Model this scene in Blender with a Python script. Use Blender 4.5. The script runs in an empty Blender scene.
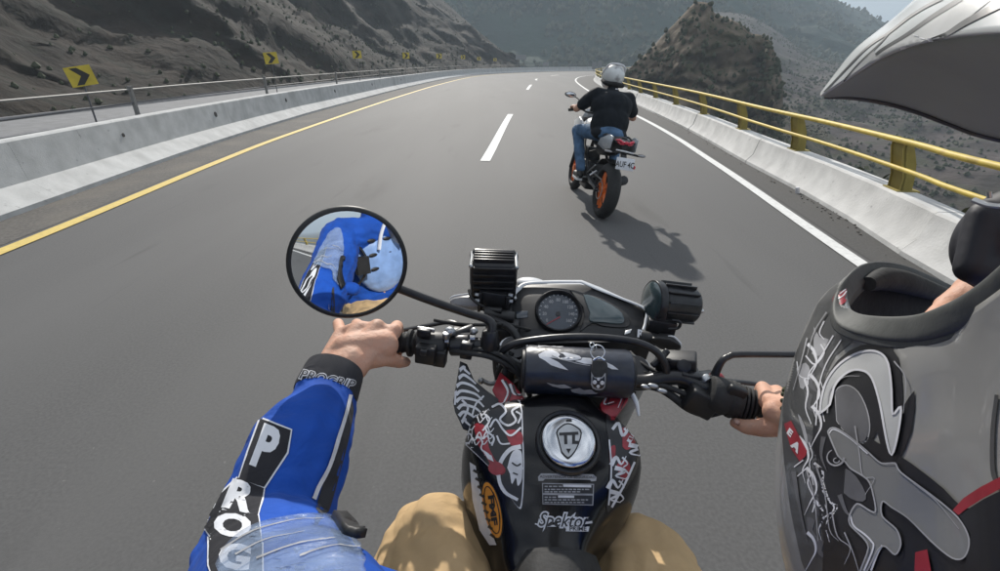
import bpy, bmesh, math, random
from mathutils import Vector, Matrix, noise
from mathutils.bvhtree import BVHTree
from mathutils.geometry import tessellate_polygon
random.seed(7)
R = math.radians
S = bpy.context.scene
C = S.collection
# ------------------------------------------------------------ camera, sky, sun
CAM_H = 1.55; PITCH = R(25); F = 480.0
cam_d = bpy.data.cameras.new('camera'); cam = bpy.data.objects.new('camera', cam_d); C.objects.link(cam)
cam.location = (0, 0, CAM_H); cam.rotation_euler = (math.pi/2 - PITCH, 0, 0)
cam_d.sensor_width = 36; cam_d.lens = 36*F/1000; cam_d.clip_start = 0.01; cam_d.clip_end = 9000
S.camera = cam
SUN_EL = R(33); SUN_AZ = R(-6)          # azimuth measured from +Y towards +X
w = bpy.data.worlds.new('World'); S.world = w; w.use_nodes = True
nt = w.node_tree; nt.nodes.clear()
wo = nt.nodes.new('ShaderNodeOutputWorld'); bg = nt.nodes.new('ShaderNodeBackground'); sky = nt.nodes.new('ShaderNodeTexSky')
sky.sky_type = 'NISHITA'; sky.sun_disc = False; sky.sun_elevation = SUN_EL; sky.sun_rotation = SUN_AZ
sky.air_density = 1.0; sky.dust_density = 1.6; sky.ozone_density = 1.0
bg.inputs[1].default_value = 0.072
# thin clouds mixed evenly over the whole sky
tc = nt.nodes.new('ShaderNodeTexCoord'); nz = nt.nodes.new('ShaderNodeTexNoise'); nz.inputs['Scale'].default_value = 3.2
nz.inputs['Detail'].default_value = 8; mp = nt.nodes.new('ShaderNodeMapping'); mp.inputs['Scale'].default_value = (1, 1, 2.6)
rp = nt.nodes.new('ShaderNodeValToRGB'); rp.color_ramp.elements[0].position = .42; rp.color_ramp.elements[1].position = .62
rp.color_ramp.elements[0].color = (.12, .12, .12, 1); rp.color_ramp.elements[1].color = (.85, .85, .85, 1)
mxs = nt.nodes.new('ShaderNodeMix'); mxs.data_type = 'RGBA'; mxs.inputs[7].default_value = (16.0, 16.8, 18.0, 1)
nt.links.new(tc.outputs['Generated'], mp.inputs[0]); nt.links.new(mp.outputs[0], nz.inputs['Vector'])
nt.links.new(nz.outputs[0], rp.inputs[0]); nt.links.new(rp.outputs[0], mxs.inputs[0])
nt.links.new(sky.outputs[0], mxs.inputs[6]); nt.links.new(mxs.outputs[2], bg.inputs[0]); nt.links.new(bg.outputs[0], wo.inputs[0])
sd = bpy.data.lights.new('sun', 'SUN'); sun = bpy.data.objects.new('sun', sd); C.objects.link(sun)
sd.energy = 5.0; sd.angle = R(0.9); sd.color = (1, .955, .88)
sdir = Vector((math.sin(SUN_AZ)*math.cos(SUN_EL), math.cos(SUN_AZ)*math.cos(SUN_EL), math.sin(SUN_EL)))
sun.rotation_euler = sdir.to_track_quat('Z', 'Y').to_euler(); sun.location = (0, 0, 60)
S.view_settings.view_transform = 'Standard'; S.view_settings.look = 'None'; S.view_settings.exposure = 0.34
S.view_settings.gamma = 1; S.view_settings.use_curve_mapping = False
S.render.engine = 'CYCLES'
S.cycles.volume_bounces = 0; S.cycles.transparent_max_bounces = 12

# ------------------------------------------------------------ places (photo point at a real depth -> world point)
cp, sp_ = math.cos(PITCH), math.sin(PITCH)
def ray(px, py):
    a = (px-500)/F; b = (py-285.5)/F
    return Vector((a, cp - b*sp_, -(sp_ + b*cp)))
CAMP = Vector((0, 0, CAM_H))
def P(px, py, Z): return CAMP + ray(px, py)*Z
def PD(px, py, D):
    d = ray(px, py); h = math.hypot(d.x, d.y); return CAMP + d*(D/h)
def PY(px, py, Y):
    d = ray(px, py); return CAMP + d*(Y/d.y)

# ------------------------------------------------------------ objects
WM = {}
def link(name, data, parent=None):
    o = bpy.data.objects.new(name, data); C.objects.link(o)
    if parent is not None:
        o.parent = parent; o.matrix_parent_inverse = WM[parent.name].inverted()
        WM[o.name] = Matrix.Identity(4)
    else: WM[o.name] = Matrix.Identity(4)
    return o
def thing(name, label, cat, loc=(0, 0, 0), group=None):
    o = bpy.data.objects.new(name, None); C.objects.link(o); o.empty_display_size = .1
    o.location = loc; WM[o.name] = Matrix.Translation(Vector(loc))
    o['label'] = label; o['category'] = cat
    if group: o['group'] = group
    return o
def tag(o, label=None, cat=None, group=None, kind=None):
    for k, v in (('label', label), ('category', cat), ('group', group), ('kind', kind)):
        if v: o[k] = v
    return o
def copy_tree(o, parent=None):
    c = o.copy(); C.objects.link(c); c.parent = parent
    for ch in [x for x in bpy.data.objects if x.parent == o]: copy_tree(ch, c)
    return c

class MB:
    def __init__(s): s.v = []; s.f = []; s.m = []; s.cur = 0
    def add(s, v, f, M=None):
        n = len(s.v)
        s.v += [(M @ Vector(p)) if M else Vector(p) for p in v]
        s.f += [tuple(i+n for i in q) for q in f]; s.m += [s.cur]*len(f); return s
    def box(s, c, sz, M=None):
        x, y, z = [k/2 for k in sz]; c = Vector(c)
        v = [c+Vector((a*x, b*y, d*z)) for a in (-1, 1) for b in (-1, 1) for d in (-1, 1)]
        return s.add(v, [(0, 1, 3, 2), (4, 6, 7, 5), (0, 4, 5, 1), (2, 3, 7, 6), (0, 2, 6, 4), (1, 5, 7, 3)], M)
    def rings(s, rings, closed_ends=True, M=None, loop=False):
        n = len(rings[0]); v = [p for r in rings for p in r]; f = []
        k = len(rings)
        for i in range(k if loop else k-1):
            for j in range(n):
                a = i*n+j; b = i*n+(j+1) % n; a2 = ((i+1) % k)*n+j; b2 = ((i+1) % k)*n+(j+1) % n
                f.append((a, b, b2, a2))
        if closed_ends and not loop: f.append(tuple(range(n-1, -1, -1))); f.append(tuple(range((k-1)*n, k*n)))
        return s.add(v, f, M)
    def tube(s, pts, r, seg=10, M=None, smooth=True, loop=False, flat=1.0):
        pts = [Vector(p) for p in pts]
        rr = r if isinstance(r, (list, tuple)) else [r]*len(pts)
        if smooth and len(pts) > 2 and not loop: pts, rr = crv(pts, rr, 5)
        n = len(pts); T = []
        for i in range(n):
            if loop: a, b = pts[i-1], pts[(i+1) % n]
            else: a, b = pts[max(i-1, 0)], pts[min(i+1, n-1)]
            T.append((b-a).normalized())
        up = Vector((0, 0, 1)) if abs(T[0].z) < .9 else Vector((1, 0, 0))
        N = (up - T[0]*up.dot(T[0])).normalized(); rings = []
        for i in range(n):
            N = (N - T[i]*N.dot(T[i])).normalized(); B = T[i].cross(N)
            rings.append([pts[i] + (N*math.cos(2*math.pi*j/seg)*flat + B*math.sin(2*math.pi*j/seg))*rr[i] for j in range(seg)])
        return s.rings(rings, True, M, loop)
    def cyl(s, a, b, r0, r1=None, seg=16, M=None, bev=0):
        a, b = Vector(a), Vector(b); r1 = r0 if r1 is None else r1
        d = (b-a).normalized()
        if bev: return s.tube([a, a+d*bev*.3, a+d*bev, b-d*bev, b-d*bev*.3, b], [max(r0-bev, 1e-4), r0-bev*.3, r0, r1, r1-bev*.3, max(r1-bev, 1e-4)], seg, M, False)
        return s.tube([a, b], [r0, r1], seg, M, False)
    def ell(s, c, ax, M3=None, seg=16, rg=10, M=None):
        c = Vector(c); M3 = M3 or Matrix.Identity(3); rings = []
        for i in range(rg+1):
            t = math.pi*(i+.02)/(rg+.04)
            rings.append([c + M3 @ Vector((ax[0]*math.sin(t)*math.cos(2*math.pi*j/seg), ax[1]*math.sin(t)*math.sin(2*math.pi*j/seg), ax[2]*math.cos(t))) for j in range(seg)])
        return s.rings(rings, True, M)
    def cap(s, a, ra, b, rb, seg=14, M=None):     # tapered capsule
        a, b = Vector(a), Vector(b); d = (b-a); L = d.length; d = d/L if L > 1e-6 else Vector((0, 0, 1))
        pts = [a - d*ra*math.cos(t) for t in (0.1, .5, 1.0)] + [a, b] + [b + d*rb*math.cos(t) for t in (1.0, .5, 0.1)]
        rs = [ra*math.sin(t) for t in (0.1, .5, 1.0)] + [ra, rb] + [rb*math.sin(t) for t in (1.0, .5, 0.1)]
        return s.tube(pts, rs, seg, M, False)
    def lathe(s, prof, seg=24, M=None):           # profile (r, z) round Z
        rings = [[Vector((r*math.cos(2*math.pi*j/seg), r*math.sin(2*math.pi*j/seg), z)) for j in range(seg)] for r, z in prof]
        return s.rings(rings, True, M)
    def ring(s, R0, prof, seg=32, M=None):        # closed profile (dr, dz) swept round Z: a torus
        rings = [[Vector(((R0+dr)*math.cos(a), (R0+dr)*math.sin(a), dz)) for dr, dz in prof] for a in [2*math.pi*j/seg for j in range(seg)]]
        return s.rings(rings, False, M, True)
    def prism(s, pts, th, M=None):                # outline (3D pts), extruded by vector th
        pts = [Vector(p) for p in pts]; th = Vector(th); n = len(pts)
        tr = tessellate_polygon([pts])
        v = pts + [p+th for p in pts]
        f = [tuple(t) for t in tr] + [tuple(i+n for i in reversed(t)) for t in tr] + [(i, (i+1) % n, (i+1) % n+n, i+n) for i in range(n)]
        return s.add(v, f, M)
    def mesh(s, name, mats, smooth=None):
        me = bpy.data.meshes.new(name); me.from_pydata([tuple(p) for p in s.v], [], s.f)
        for m in (mats if isinstance(mats, (list, tuple)) else [mats]): me.materials.append(m)
        for i, p in enumerate(me.polygons): p.material_index = s.m[i]
        bm = bmesh.new(); bm.from_mesh(me); bmesh.ops.recalc_face_normals(bm, faces=bm.faces); 
        if smooth:
            for f in bm.faces: f.smooth = True
            for e in bm.edges:
                if len(e.link_faces) == 2 and e.calc_face_angle(0) > R(smooth): e.smooth = False
        bm.to_mesh(me); bm.free(); return me
    def obj(s, name, mats, parent=None, smooth=35, bev=0):
        me = s.mesh(name, mats, smooth)
        o = link(name, me, parent)
        if bev:
            b = o.modifiers.new('bevel', 'BEVEL'); b.width = bev; b.segments = 2; b.limit_method = 'ANGLE'; b.angle_limit = R(40)
            for p in me.polygons: p.use_smooth = True
            for e in me.edges: e.use_edge_sharp = False
        return o

def crv(pts, rr, k):                               # Catmull-Rom resample
    out = []; ro = []; n = len(pts)
    for i in range(n-1):
        p0 = pts[i-1] if i else pts[0]*2-pts[1]; p1 = pts[i]; p2 = pts[i+1]; p3 = pts[i+2] if i+2 < n else pts[-1]*2-pts[-2]
        for j in range(k):
            t = j/k
            out.append(.5*((2*p1)+(p2-p0)*t+(2*p0-5*p1+4*p2-p3)*t*t+(3*p1-p0-3*p2+p3)*t**3)); ro.append(rr[i]*(1-t)+rr[i+1]*t)
    out.append(pts[-1]); ro.append(rr[-1]); return out, ro
def curve(pts, k): return crv([Vector(p) for p in pts], [0]*len(pts), k)[0]
def patch_vf(rows, k=5):
    rows = [curve(r, k) for r in rows]; cols = list(zip(*rows)); cols = [curve(c, k) for c in cols]
    nr = len(cols[0]); nc = len(cols)
    v = [cols[j][i] for i in range(nr) for j in range(nc)]
    f = [(i*nc+j, i*nc+j+1, (i+1)*nc+j+1, (i+1)*nc+j) for i in range(nr-1) for j in range(nc-1)]
    return v, f
def patch(name, rows, m, parent, th=.003, k=5):
    v, f = patch_vf(rows, k); b = MB(); b.add(v, f); o = b.obj(name, m, parent, 60)
    if th:
        s = o.modifiers.new('solid', 'SOLIDIFY'); s.thickness = th; s.offset = 1 if th > 0 else -1
    return o
def blob(name, b, m, parent, vox, it=4, disp=None):   # one continuous surface grown round tapered capsules
    me = b.mesh('tmp', m, 60); t = bpy.data.objects.new('tmp', me); C.objects.link(t)
    r = t.modifiers.new('r', 'REMESH'); r.mode = 'VOXEL'; r.voxel_size = vox; r.use_smooth_shade = True
    s = t.modifiers.new('s', 'SMOOTH'); s.factor = .6; s.iterations = it
    dg = bpy.context.evaluated_depsgraph_get(); e = t.evaluated_get(dg)
    me2 = bpy.data.meshes.new_from_object(e); me2.name = name
    bpy.data.objects.remove(t)
    if disp:
        ns = [v.normal.copy() for v in me2.vertices]
        for v, n in zip(me2.vertices, ns): v.co += n*disp(v.co)
    for p in me2.polygons: p.use_smooth = True
    me2.materials.clear(); me2.materials.append(m)
    return link(name, me2, parent)
def bvh(*obs):
    v = []; f = []
    dg = bpy.context.evaluated_depsgraph_get()
    for o in obs:
        e = o.evaluated_get(dg); me = e.to_mesh(); n = len(v)
        v += [q.co.copy() for q in me.vertices]; f += [tuple(i+n for i in p.vertices) for p in me.polygons]; e.to_mesh_clear()
    return BVHTree.FromPolygons(v, f)
def drape(name, tris2, tree, off, m, parent, step=5, lab=None, maxd=2.0):
    """flat print laid onto a surface: 2D outline (as seen in the photograph) projected on the real surface"""
    v2, f = tris2
    bm = bmesh.new(); vs = [bm.verts.new((x, y, 0)) for x, y in v2]
    for t in f:
        try: bm.faces.new([vs[i] for i in t])
        except ValueError: pass
    for _ in range(6):
        es = [e for e in bm.edges if e.calc_length() > step]
        if not es: break
        bmesh.ops.subdivide_edges(bm, edges=es, cuts=1); bmesh.ops.triangulate(bm, faces=[q for q in bm.faces if len(q.verts) > 3])
    bad = []
    for q in bm.verts:
        d = ray(q.co.x, q.co.y).normalized(); hit = tree.ray_cast(CAMP, d, maxd)
        if hit[0] is None: bad.append(q); continue
        n = hit[1]
        if n.dot(d) > 0: n = -n
        q.co = hit[0] + n*off - d*off*.3
    bmesh.ops.delete(bm, geom=bad, context='VERTS')
    bm.faces.ensure_lookup_table()
    big = [q for q in bm.faces if max(e.calc_length() for e in q.edges) > .05]
    bmesh.ops.delete(bm, geom=big, context='FACES')
    me = bpy.data.meshes.new(name); 
    for q in bm.faces: q.smooth = True
    bm.to_mesh(me); bm.free(); me.materials.append(m); o = link(name, me, parent)
    if lab: o['label'] = lab
    return o
def poly2(*polys):
    v = []; f = []
    for p in polys:
        n = len(v); v += list(p); f += [tuple(i+n for i in t) for t in tessellate_polygon([[Vector((x, y, 0)) for x, y in p]])]
    return v, f
def smooth2(p, k=4):
    q = [Vector((x, y, 0)) for x, y in p]; q = q[-2:]+q+q[:2]; out, _ = crv(q, [0]*len(q), k)
    return [(a.x, a.y) for a in out[2*k:-2*k-1]][:len(p)*k]
def stroke2(pts, w0, w1=None, k=4):                 # brush stroke
    q = curve([(x, y, 0) for x, y in pts], k); n = len(q); L = []; Rr = []
    for i in range(n):
        a, b = q[max(i-1, 0)], q[min(i+1, n-1)]; t = (b-a).normalized(); nn = Vector((-t.y, t.x, 0))
        u = i/(n-1); wd = (w0*(1-u)+(w1 if w1 is not None else w0)*u)/2
        L.append(q[i]+nn*wd); Rr.append(q[i]-nn*wd)
    v = [(p.x, p.y) for p in L]+[(p.x, p.y) for p in Rr]
    return v, [(i, i+1, n+i+1, n+i) for i in range(n-1)]
def join2(*a):
    v = []; f = []
    for x, y in a: n = len(v); v += x; f += [tuple(i+n for i in t) for t in y]
    return v, f
def text_vf(s, off=0.0, shear=0.0):
    c = bpy.data.curves.new('t', 'FONT'); c.body = s; c.align_x = 'CENTER'; c.align_y = 'CENTER'; c.offset = off; c.shear = shear
    c.resolution_u = 3; t = bpy.data.objects.new('t', c); C.objects.link(t)
    me = bpy.data.meshes.new_from_object(t.evaluated_get(bpy.context.evaluated_depsgraph_get()))
    v = [(a.co.x, a.co.y) for a in me.vertices]; f = [tuple(p.vertices) for p in me.polygons]
    bpy.data.objects.remove(t); bpy.data.meshes.remove(me); return v, f
def text2(s, o, ex, ey, off=0.0, shear=0.0):        # origin px, ex/ey = px vectors of one em
    v, f = text_vf(s, off, shear)
    return [(o[0]+x*ex[0]+y*ey[0], o[1]+x*ex[1]+y*ey[1]) for x, y in v], f
def text3(name, s, o, ex, ey, m, parent, off=0.0, shear=0.0):
    v, f = text_vf(s, off, shear); ex, ey, o = Vector(ex), Vector(ey), Vector(o); n = ex.cross(ey).normalized()*.0006
    b = MB(); b.add([o+ex*x+ey*y for x, y in v], f); return b.obj(name, m, parent, None)

# ------------------------------------------------------------ materials
def mat(name, col, rough=.6, metal=0, var=.12, scale=30, bump=.0, bscale=None, coat=0, col2=None, spec=.5, detail=5, alpha=None, sheen=0, coords='Object', mscale=(1,1,1)):
    m = bpy.data.materials.new(name); m.use_nodes = True; t = m.node_tree; b = t.nodes['Principled BSDF']
    b.inputs['Roughness'].default_value = rough; b.inputs['Metallic'].default_value = metal
    b.inputs['Coat Weight'].default_value = coat; b.inputs['Coat Roughness'].default_value = .06
    b.inputs['Specular IOR Level'].default_value = spec
    if sheen: b.inputs['Sheen Weight'].default_value = sheen
    if alpha is not None: b.inputs['Alpha'].default_value = alpha
    tcn = t.nodes.new('ShaderNodeTexCoord'); mpn = t.nodes.new('ShaderNodeMapping'); mpn.inputs['Scale'].default_value = mscale
    t.links.new(tcn.outputs[coords], mpn.inputs[0])
    n = t.nodes.new('ShaderNodeTexNoise'); n.inputs['Scale'].default_value = scale; n.inputs['Detail'].default_value = detail
    t.links.new(mpn.outputs[0], n.inputs['Vector'])
    c = t.nodes.new('ShaderNodeValToRGB'); c.color_ramp.elements[0].position = .32; c.color_ramp.elements[1].position = .68
    c2 = col2 or tuple(min(1, k*(1+var)) for k in col); c1 = col if col2 else tuple(k*(1-var) for k in col)
    c.color_ramp.elements[0].color = (*c1, 1); c.color_ramp.elements[1].color = (*c2, 1)
    t.links.new(n.outputs[0], c.inputs[0]); t.links.new(c.outputs[0], b.inputs['Base Color'])
    if bump:
        n2 = t.nodes.new('ShaderNodeTexNoise'); n2.inputs['Scale'].default_value = bscale or scale*3; n2.inputs['Detail'].default_value = 6
        t.links.new(mpn.outputs[0], n2.inputs['Vector'])
        bp = t.nodes.new('ShaderNodeBump'); bp.inputs['Strength'].default_value = min(bump, 1); bp.inputs['Distance'].default_value = .3/(bscale or scale*3)
        t.links.new(n2.outputs[0], bp.inputs['Height']); t.links.new(bp.outputs[0], b.inputs['Normal'])
    return m
def layer(m, col, scale, lo, hi, detail=6, mscale=(1,1,1), coords='Object', rough=None):   # a second colour laid in patches
    t = m.node_tree; b = t.nodes['Principled BSDF']; src = b.inputs['Base Color'].links[0].from_socket
    tcn = t.nodes.new('ShaderNodeTexCoord'); mpn = t.nodes.new('ShaderNodeMapping'); mpn.inputs['Scale'].default_value = mscale
    t.links.new(tcn.outputs[coords], mpn.inputs[0])
    n = t.nodes.new('ShaderNodeTexNoise'); n.inputs['Scale'].default_value = scale; n.inputs['Detail'].default_value = detail
    t.links.new(mpn.outputs[0], n.inputs['Vector'])
    r = t.nodes.new('ShaderNodeMapRange'); r.inputs[1].default_value = lo; r.inputs[2].default_value = hi
    t.links.new(n.outputs[0], r.inputs[0]); x = t.nodes.new('ShaderNodeMix'); x.data_type = 'RGBA'
    t.links.new(r.outputs[0], x.inputs[0]); t.links.new(src, x.inputs[6]); x.inputs[7].default_value = (*col, 1)
    t.links.new(x.outputs[2], b.inputs['Base Color']); return m
M = {}
M['asphalt'] = layer(layer(mat('asphalt', (.076, .0745, .0735), .82, var=.16, scale=70, bump=.25, bscale=200, coords='Object'), (.094, .092, .090), .35, .45, .75, mscale=(2.2, .25, 1)), (.04, .039, .038), .9, .62, .8, mscale=(1.5, .3, 1))
layer(M['asphalt'], (.15, .145, .14), 38, .72, .82, 2); layer(M['asphalt'], (.035, .034, .033), 2.2, .66, .9, 8, (3, .18, 1))
M['gutter'] = mat('gutter_asphalt', (.055, .053, .051), .85, var=.2, scale=50, bump=.3, bscale=150)
M['shoulder'] = layer(mat('shoulder', (.085, .078, .07), .9, var=.3, scale=30, bump=.5, bscale=120), (.13, .115, .095), 1.2, .5, .8)
M['white_line'] = layer(mat('white_line', (.62, .62, .60), .7, var=.1, scale=20, bump=.3, bscale=150), (.3, .3, .29), 9, .6, .85)
M['yellow_line'] = layer(mat('yellow_line', (.58, .43, .12), .7, var=.1, scale=20, bump=.3, bscale=150), (.25, .2, .1), 9, .62, .85)
def concrete(n, c): 
    m = mat(n, c, .85, var=.13, scale=4, bump=.35, bscale=40, detail=8)
    layer(m, tuple(k*.62 for k in c), 1.3, .55, .85, mscale=(1, 1, .25)); layer(m, tuple(k*.45 for k in c), 14, .66, .8); return m
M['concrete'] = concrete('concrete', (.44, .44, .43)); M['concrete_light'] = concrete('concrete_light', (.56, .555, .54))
M['concrete_dark'] = concrete('concrete_dark', (.16, .16, .165))
M['stain'] = mat('stain', (.06, .055, .05), .9, var=.4, scale=60)
M['steel'] = mat('steel', (.20, .195, .185), .6, .3, scale=20)
M['dark_steel'] = mat('dark_steel', (.10, .10, .105), .6, .4, scale=20)
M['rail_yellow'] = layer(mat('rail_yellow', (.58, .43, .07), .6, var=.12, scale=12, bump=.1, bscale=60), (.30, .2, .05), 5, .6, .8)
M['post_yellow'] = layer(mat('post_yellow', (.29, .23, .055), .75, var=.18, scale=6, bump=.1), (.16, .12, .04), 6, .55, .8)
M['sign_yellow'] = mat('sign_yellow', (.50, .38, .03), .5, var=.12, scale=6)
M['sign_black'] = mat('sign_black', (.02, .018, .015), .6)
M['sign_white'] = mat('sign_white', (.22, .225, .225), .6)
M['plastic'] = mat('black_plastic', (.010, .010, .011), .5, var=.3, scale=40, bump=.12, bscale=300)
M['rubber'] = mat('rubber', (.02, .02, .02), .75, var=.3, scale=80, bump=.4, bscale=220)
M['black_metal'] = mat('black_metal', (.022, .022, .024), .32, .3, var=.25, scale=60, bump=.08, bscale=200)
M['gloss_black'] = layer(mat('gloss_black', (.005, .005, .006), .2, var=.3, scale=30, coat=.2, bump=.02, bscale=25, spec=.3), (.014, .014, .015), 18, .62, .85)
M['navy_vinyl'] = mat('navy_vinyl', (.012, .016, .028), .38, var=.3, scale=40, bump=.25, bscale=70, coat=.15)
M['chrome'] = mat('chrome', (.62, .63, .65), .2, 1, var=.1, scale=30, bump=.03, bscale=60)
M['alu'] = mat('aluminium', (.42, .43, .44), .38, .9, var=.15, scale=50, bump=.08)
M['white_plastic'] = layer(mat('white_plastic', (.62, .63, .64), .35, var=.06, scale=20), (.35, .35, .36), 20, .6, .8)
M['print_white'] = mat('print_white', (.60, .60, .62), .35, var=.14, scale=60)
M['print_black'] = mat('print_black', (.012, .012, .014), .35, var=.2, scale=60)
M['print_red'] = mat('print_red', (.26, .02, .03), .35, var=.25, scale=60)
M['print_orange'] = mat('print_orange', (.62, .24, .03), .4, var=.1, scale=60)
M['print_grey'] = mat('print_grey', (.30, .30, .31), .4, var=.2, scale=60)
M['gauge'] = mat('gauge_face', (.035, .045, .06), .25, var=.2, scale=40, coat=.6)
M['screen'] = mat('screen', (.03, .05, .055), .2, var=.15, scale=12, coat=.7)
M['amber'] = mat('amber_lens', (.32, .17, .06), .25, var=.1, scale=40)
M['smoke_lens'] = mat('grey_lens', (.25, .25, .26), .25, var=.1, scale=40, coat=.4)
M['mirror'] = mat('mirror_glass', (.86, .88, .9), .015, 1, var=0, scale=5)
def skin(n, c):
    m = mat(n, c, .62, var=.12, scale=60, bump=.6, bscale=170, col2=(c[0]*1.12, c[1]*.98, c[2]*.92)); layer(m, (c[0]*.95, c[1]*.80, c[2]*.74), 22, .5, .85)
    b = m.node_tree.nodes['Principled BSDF']; b.inputs['Subsurface Weight'].default_value = .05; b.inputs['Subsurface Radius'].default_value = (.01, .004, .002); b.inputs['Subsurface Scale'].default_value = .5; return m
M['skin'] = skin('skin', (.52, .31, .22))
def cloth(n, c, s=400, v=.12, wr=.5, ws=16):
    m = mat(n, c, .8, var=v, scale=14, bump=.25, bscale=s, sheen=.02, spec=.2)
    t = m.node_tree; b = t.nodes['Principled BSDF']; bp = [x for x in t.nodes if x.bl_idname == 'ShaderNodeBump'][0]
    tcn = t.nodes.new('ShaderNodeTexCoord'); n2 = t.nodes.new('ShaderNodeTexNoise'); n2.inputs['Scale'].default_value = ws; n2.inputs['Detail'].default_value = 3
    n2.inputs['Distortion'].default_value = .8
    t.links.new(tcn.outputs['Object'], n2.inputs['Vector']); b2 = t.nodes.new('ShaderNodeBump'); b2.inputs['Strength'].default_value = wr; b2.inputs['Distance'].default_value = .02
    t.links.new(n2.outputs[0], b2.inputs['Height']); t.links.new(b2.outputs[0], bp.inputs['Normal']); return m
M['jersey'] = cloth('blue_jersey', (.009, .062, .33), 600, .15, .45)
M['khaki'] = cloth('khaki_cloth', (.52, .36, .19), 700, .07, .4, 12)
M['denim'] = cloth('denim', (.07, .13, .22), 200, .3, .5, 9)
M['tee'] = cloth('black_cotton', (.010, .013, .017), 200, .25, .5, 6)
M['cuff'] = cloth('charcoal_cuff', (.035, .035, .04), 500, .2, .3, 20)
M['helmet_grey'] = layer(mat('helmet_grey', (.235, .232, .222), .34, var=.07, scale=9, coat=.7, bump=.015, bscale=50), (.30, .30, .29), 5, .45, .8)
M['helmet_rim'] = mat('helmet_rim', (.06, .063, .06), .6, var=.12, scale=60, bump=.2, bscale=200)
M['helmet_band'] = mat('helmet_band', (.42, .425, .42), .4, var=.1, scale=30, coat=.2)
M['helmet_dark'] = mat('helmet_dark', (.055, .056, .056), .4, var=.2, scale=30, coat=.25)
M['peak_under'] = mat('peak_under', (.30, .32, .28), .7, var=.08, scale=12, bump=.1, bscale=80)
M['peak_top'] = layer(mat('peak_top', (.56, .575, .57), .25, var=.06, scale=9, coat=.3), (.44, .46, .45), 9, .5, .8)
M['foam'] = mat('foam_lining', (.012, .012, .013), .9, var=.3, scale=60, bump=.4)
M['goggle'] = mat('goggle_frame', (.014, .015, .022), .6, var=.2, scale=60)
M['guard'] = mat('clear_guard', (.30, .40, .58), .3, var=.3, scale=22, alpha=.30, coat=.5, bump=.6, bscale=30, mscale=(1, 3, 1))
M['orange_rim'] = layer(mat('orange_rim', (.75, .17, .03), .4, var=.12, scale=30), (.28, .07, .03), 20, .55, .8)
M['tail_red'] = mat('tail_light_red', (.60, .02, .05), .25, var=.2, scale=60, coat=.6)
M['plate_white'] = mat('plate_white', (.62, .63, .66), .5, var=.06)
M['silver_plastic'] = mat('silver_plastic', (.34, .36, .38), .35, .3, var=.1, scale=30)

M['guard_solid'] = mat('pale_blue_guard', (.20, .32, .58), .35, var=.15, scale=30, coat=.4, bump=.1)
M['helmet_grey2'] = mat('helmet_grey_dark', (.17, .172, .17), .34, var=.07, scale=9, coat=.5)
M['print_grey2'] = mat('print_dark_grey', (.10, .10, .105), .4, var=.2, scale=60)
M['far_asphalt'] = mat('far_asphalt', (.17, .17, .172), .85, var=.15, scale=3)
M['nail'] = mat('nail', (.42, .26, .20), .3, var=.1, scale=60)
# ------------------------------------------------------------ road and viaduct
def path(pts, k=8): return curve([(x, y, 0) for x, y in pts], k)
def resamp(pts, n):
    L = [0]
    for a, b in zip(pts, pts[1:]): L.append(L[-1]+(b-a).length)
    out = []; j = 0
    for i in range(n):
        s = L[-1]*i/(n-1)
        while j < len(L)-2 and L[j+1] < s: j += 1
        t = (s-L[j])/max(L[j+1]-L[j], 1e-9); out.append(pts[j].lerp(pts[j+1], min(max(t, 0), 1)))
    return out
def plen(pts): return sum((b-a).length for a, b in zip(pts, pts[1:]))
def normals(pts):
    out = []
    for i in range(len(pts)):
        t = (pts[min(i+1, len(pts)-1)]-pts[max(i-1, 0)]).normalized(); out.append(Vector((t.y, -t.x, 0)))   # to the right
    return out
def offs(pts, d):
    return [p+n*d for p, n in zip(pts, normals(pts))]
LW = path([(-13, -60), (-9, -25), (-6, -6), (-4.9, 0), (-5.27, 4.3), (-5.62, 7.4), (-5.93, 10.5), (-6.15, 14.5), (-6.25, 20), (-6.1, 36), (-5.0, 56), (-2.5, 70), (1.5, 80), (8, 90), (16, 97.5), (27, 104), (34, 118)])
LL = path([(-11.7, -60), (-8, -25), (-5.0, -6), (-4.45, 0), (-4.48, 4), (-4.8, 8.2), (-4.97, 12.4), (-4.95, 24), (-4.5, 40), (-3.2, 58), (-.4, 71), (3.8, 81), (9, 88.5), (16.6, 95), (28, 102), (35.5, 117)])
CL = path([(-8, -60), (-4, -25), (-1.7, -6), (-1.0, 0), (-.27, 8.2), (.36, 16.7), (1.7, 32), (2.35, 39), (3.35, 48), (3.9, 53), (8, 69), (15, 79), (25, 88), (34, 98), (40, 115)])
RL = path([(-3.5, -60), (.5, -25), (1.95, -6), (2.65, 0), (3.04, 3.7), (3.62, 8.2), (4.2, 14.1), (5.0, 28), (7.1, 49), (10.3, 63), (15.5, 71), (25, 78), (36, 90), (43, 113)])
RW = path([(-3, -60), (1.0, -25), (2.4, -6), (3.05, 0), (3.47, 3.6), (3.66, 4.5), (3.93, 6.25), (4.14, 8.3), (4.85, 14), (6.1, 28), (8.6, 48), (11.6, 60), (17, 68), (26, 75), (37, 88), (44, 112)])
def sheet(name, A, B, z, m, nx=10, kind='structure', n=160, zf=None):
    A = resamp(A, n); B = resamp(B, n); b = MB()
    v = [a.lerp(c, j/nx)+Vector((0, 0, z)) for a, c in zip(A, B) for j in range(nx+1)]
    f = [(i*(nx+1)+j, i*(nx+1)+j+1, (i+1)*(nx+1)+j+1, (i+1)*(nx+1)+j) for i in range(n-1) for j in range(nx)]
    b.add(v, f); o = b.obj(name, m); tag(o, kind=kind); return o
road = sheet('road', offs(LW, -.1), offs(RW, .1), 0, M['asphalt'], 12)
def shoulders(name, A, B): return sheet(name, A, B, .004, M['gutter' if 'gutter' in name else 'shoulder'], 3)
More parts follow.
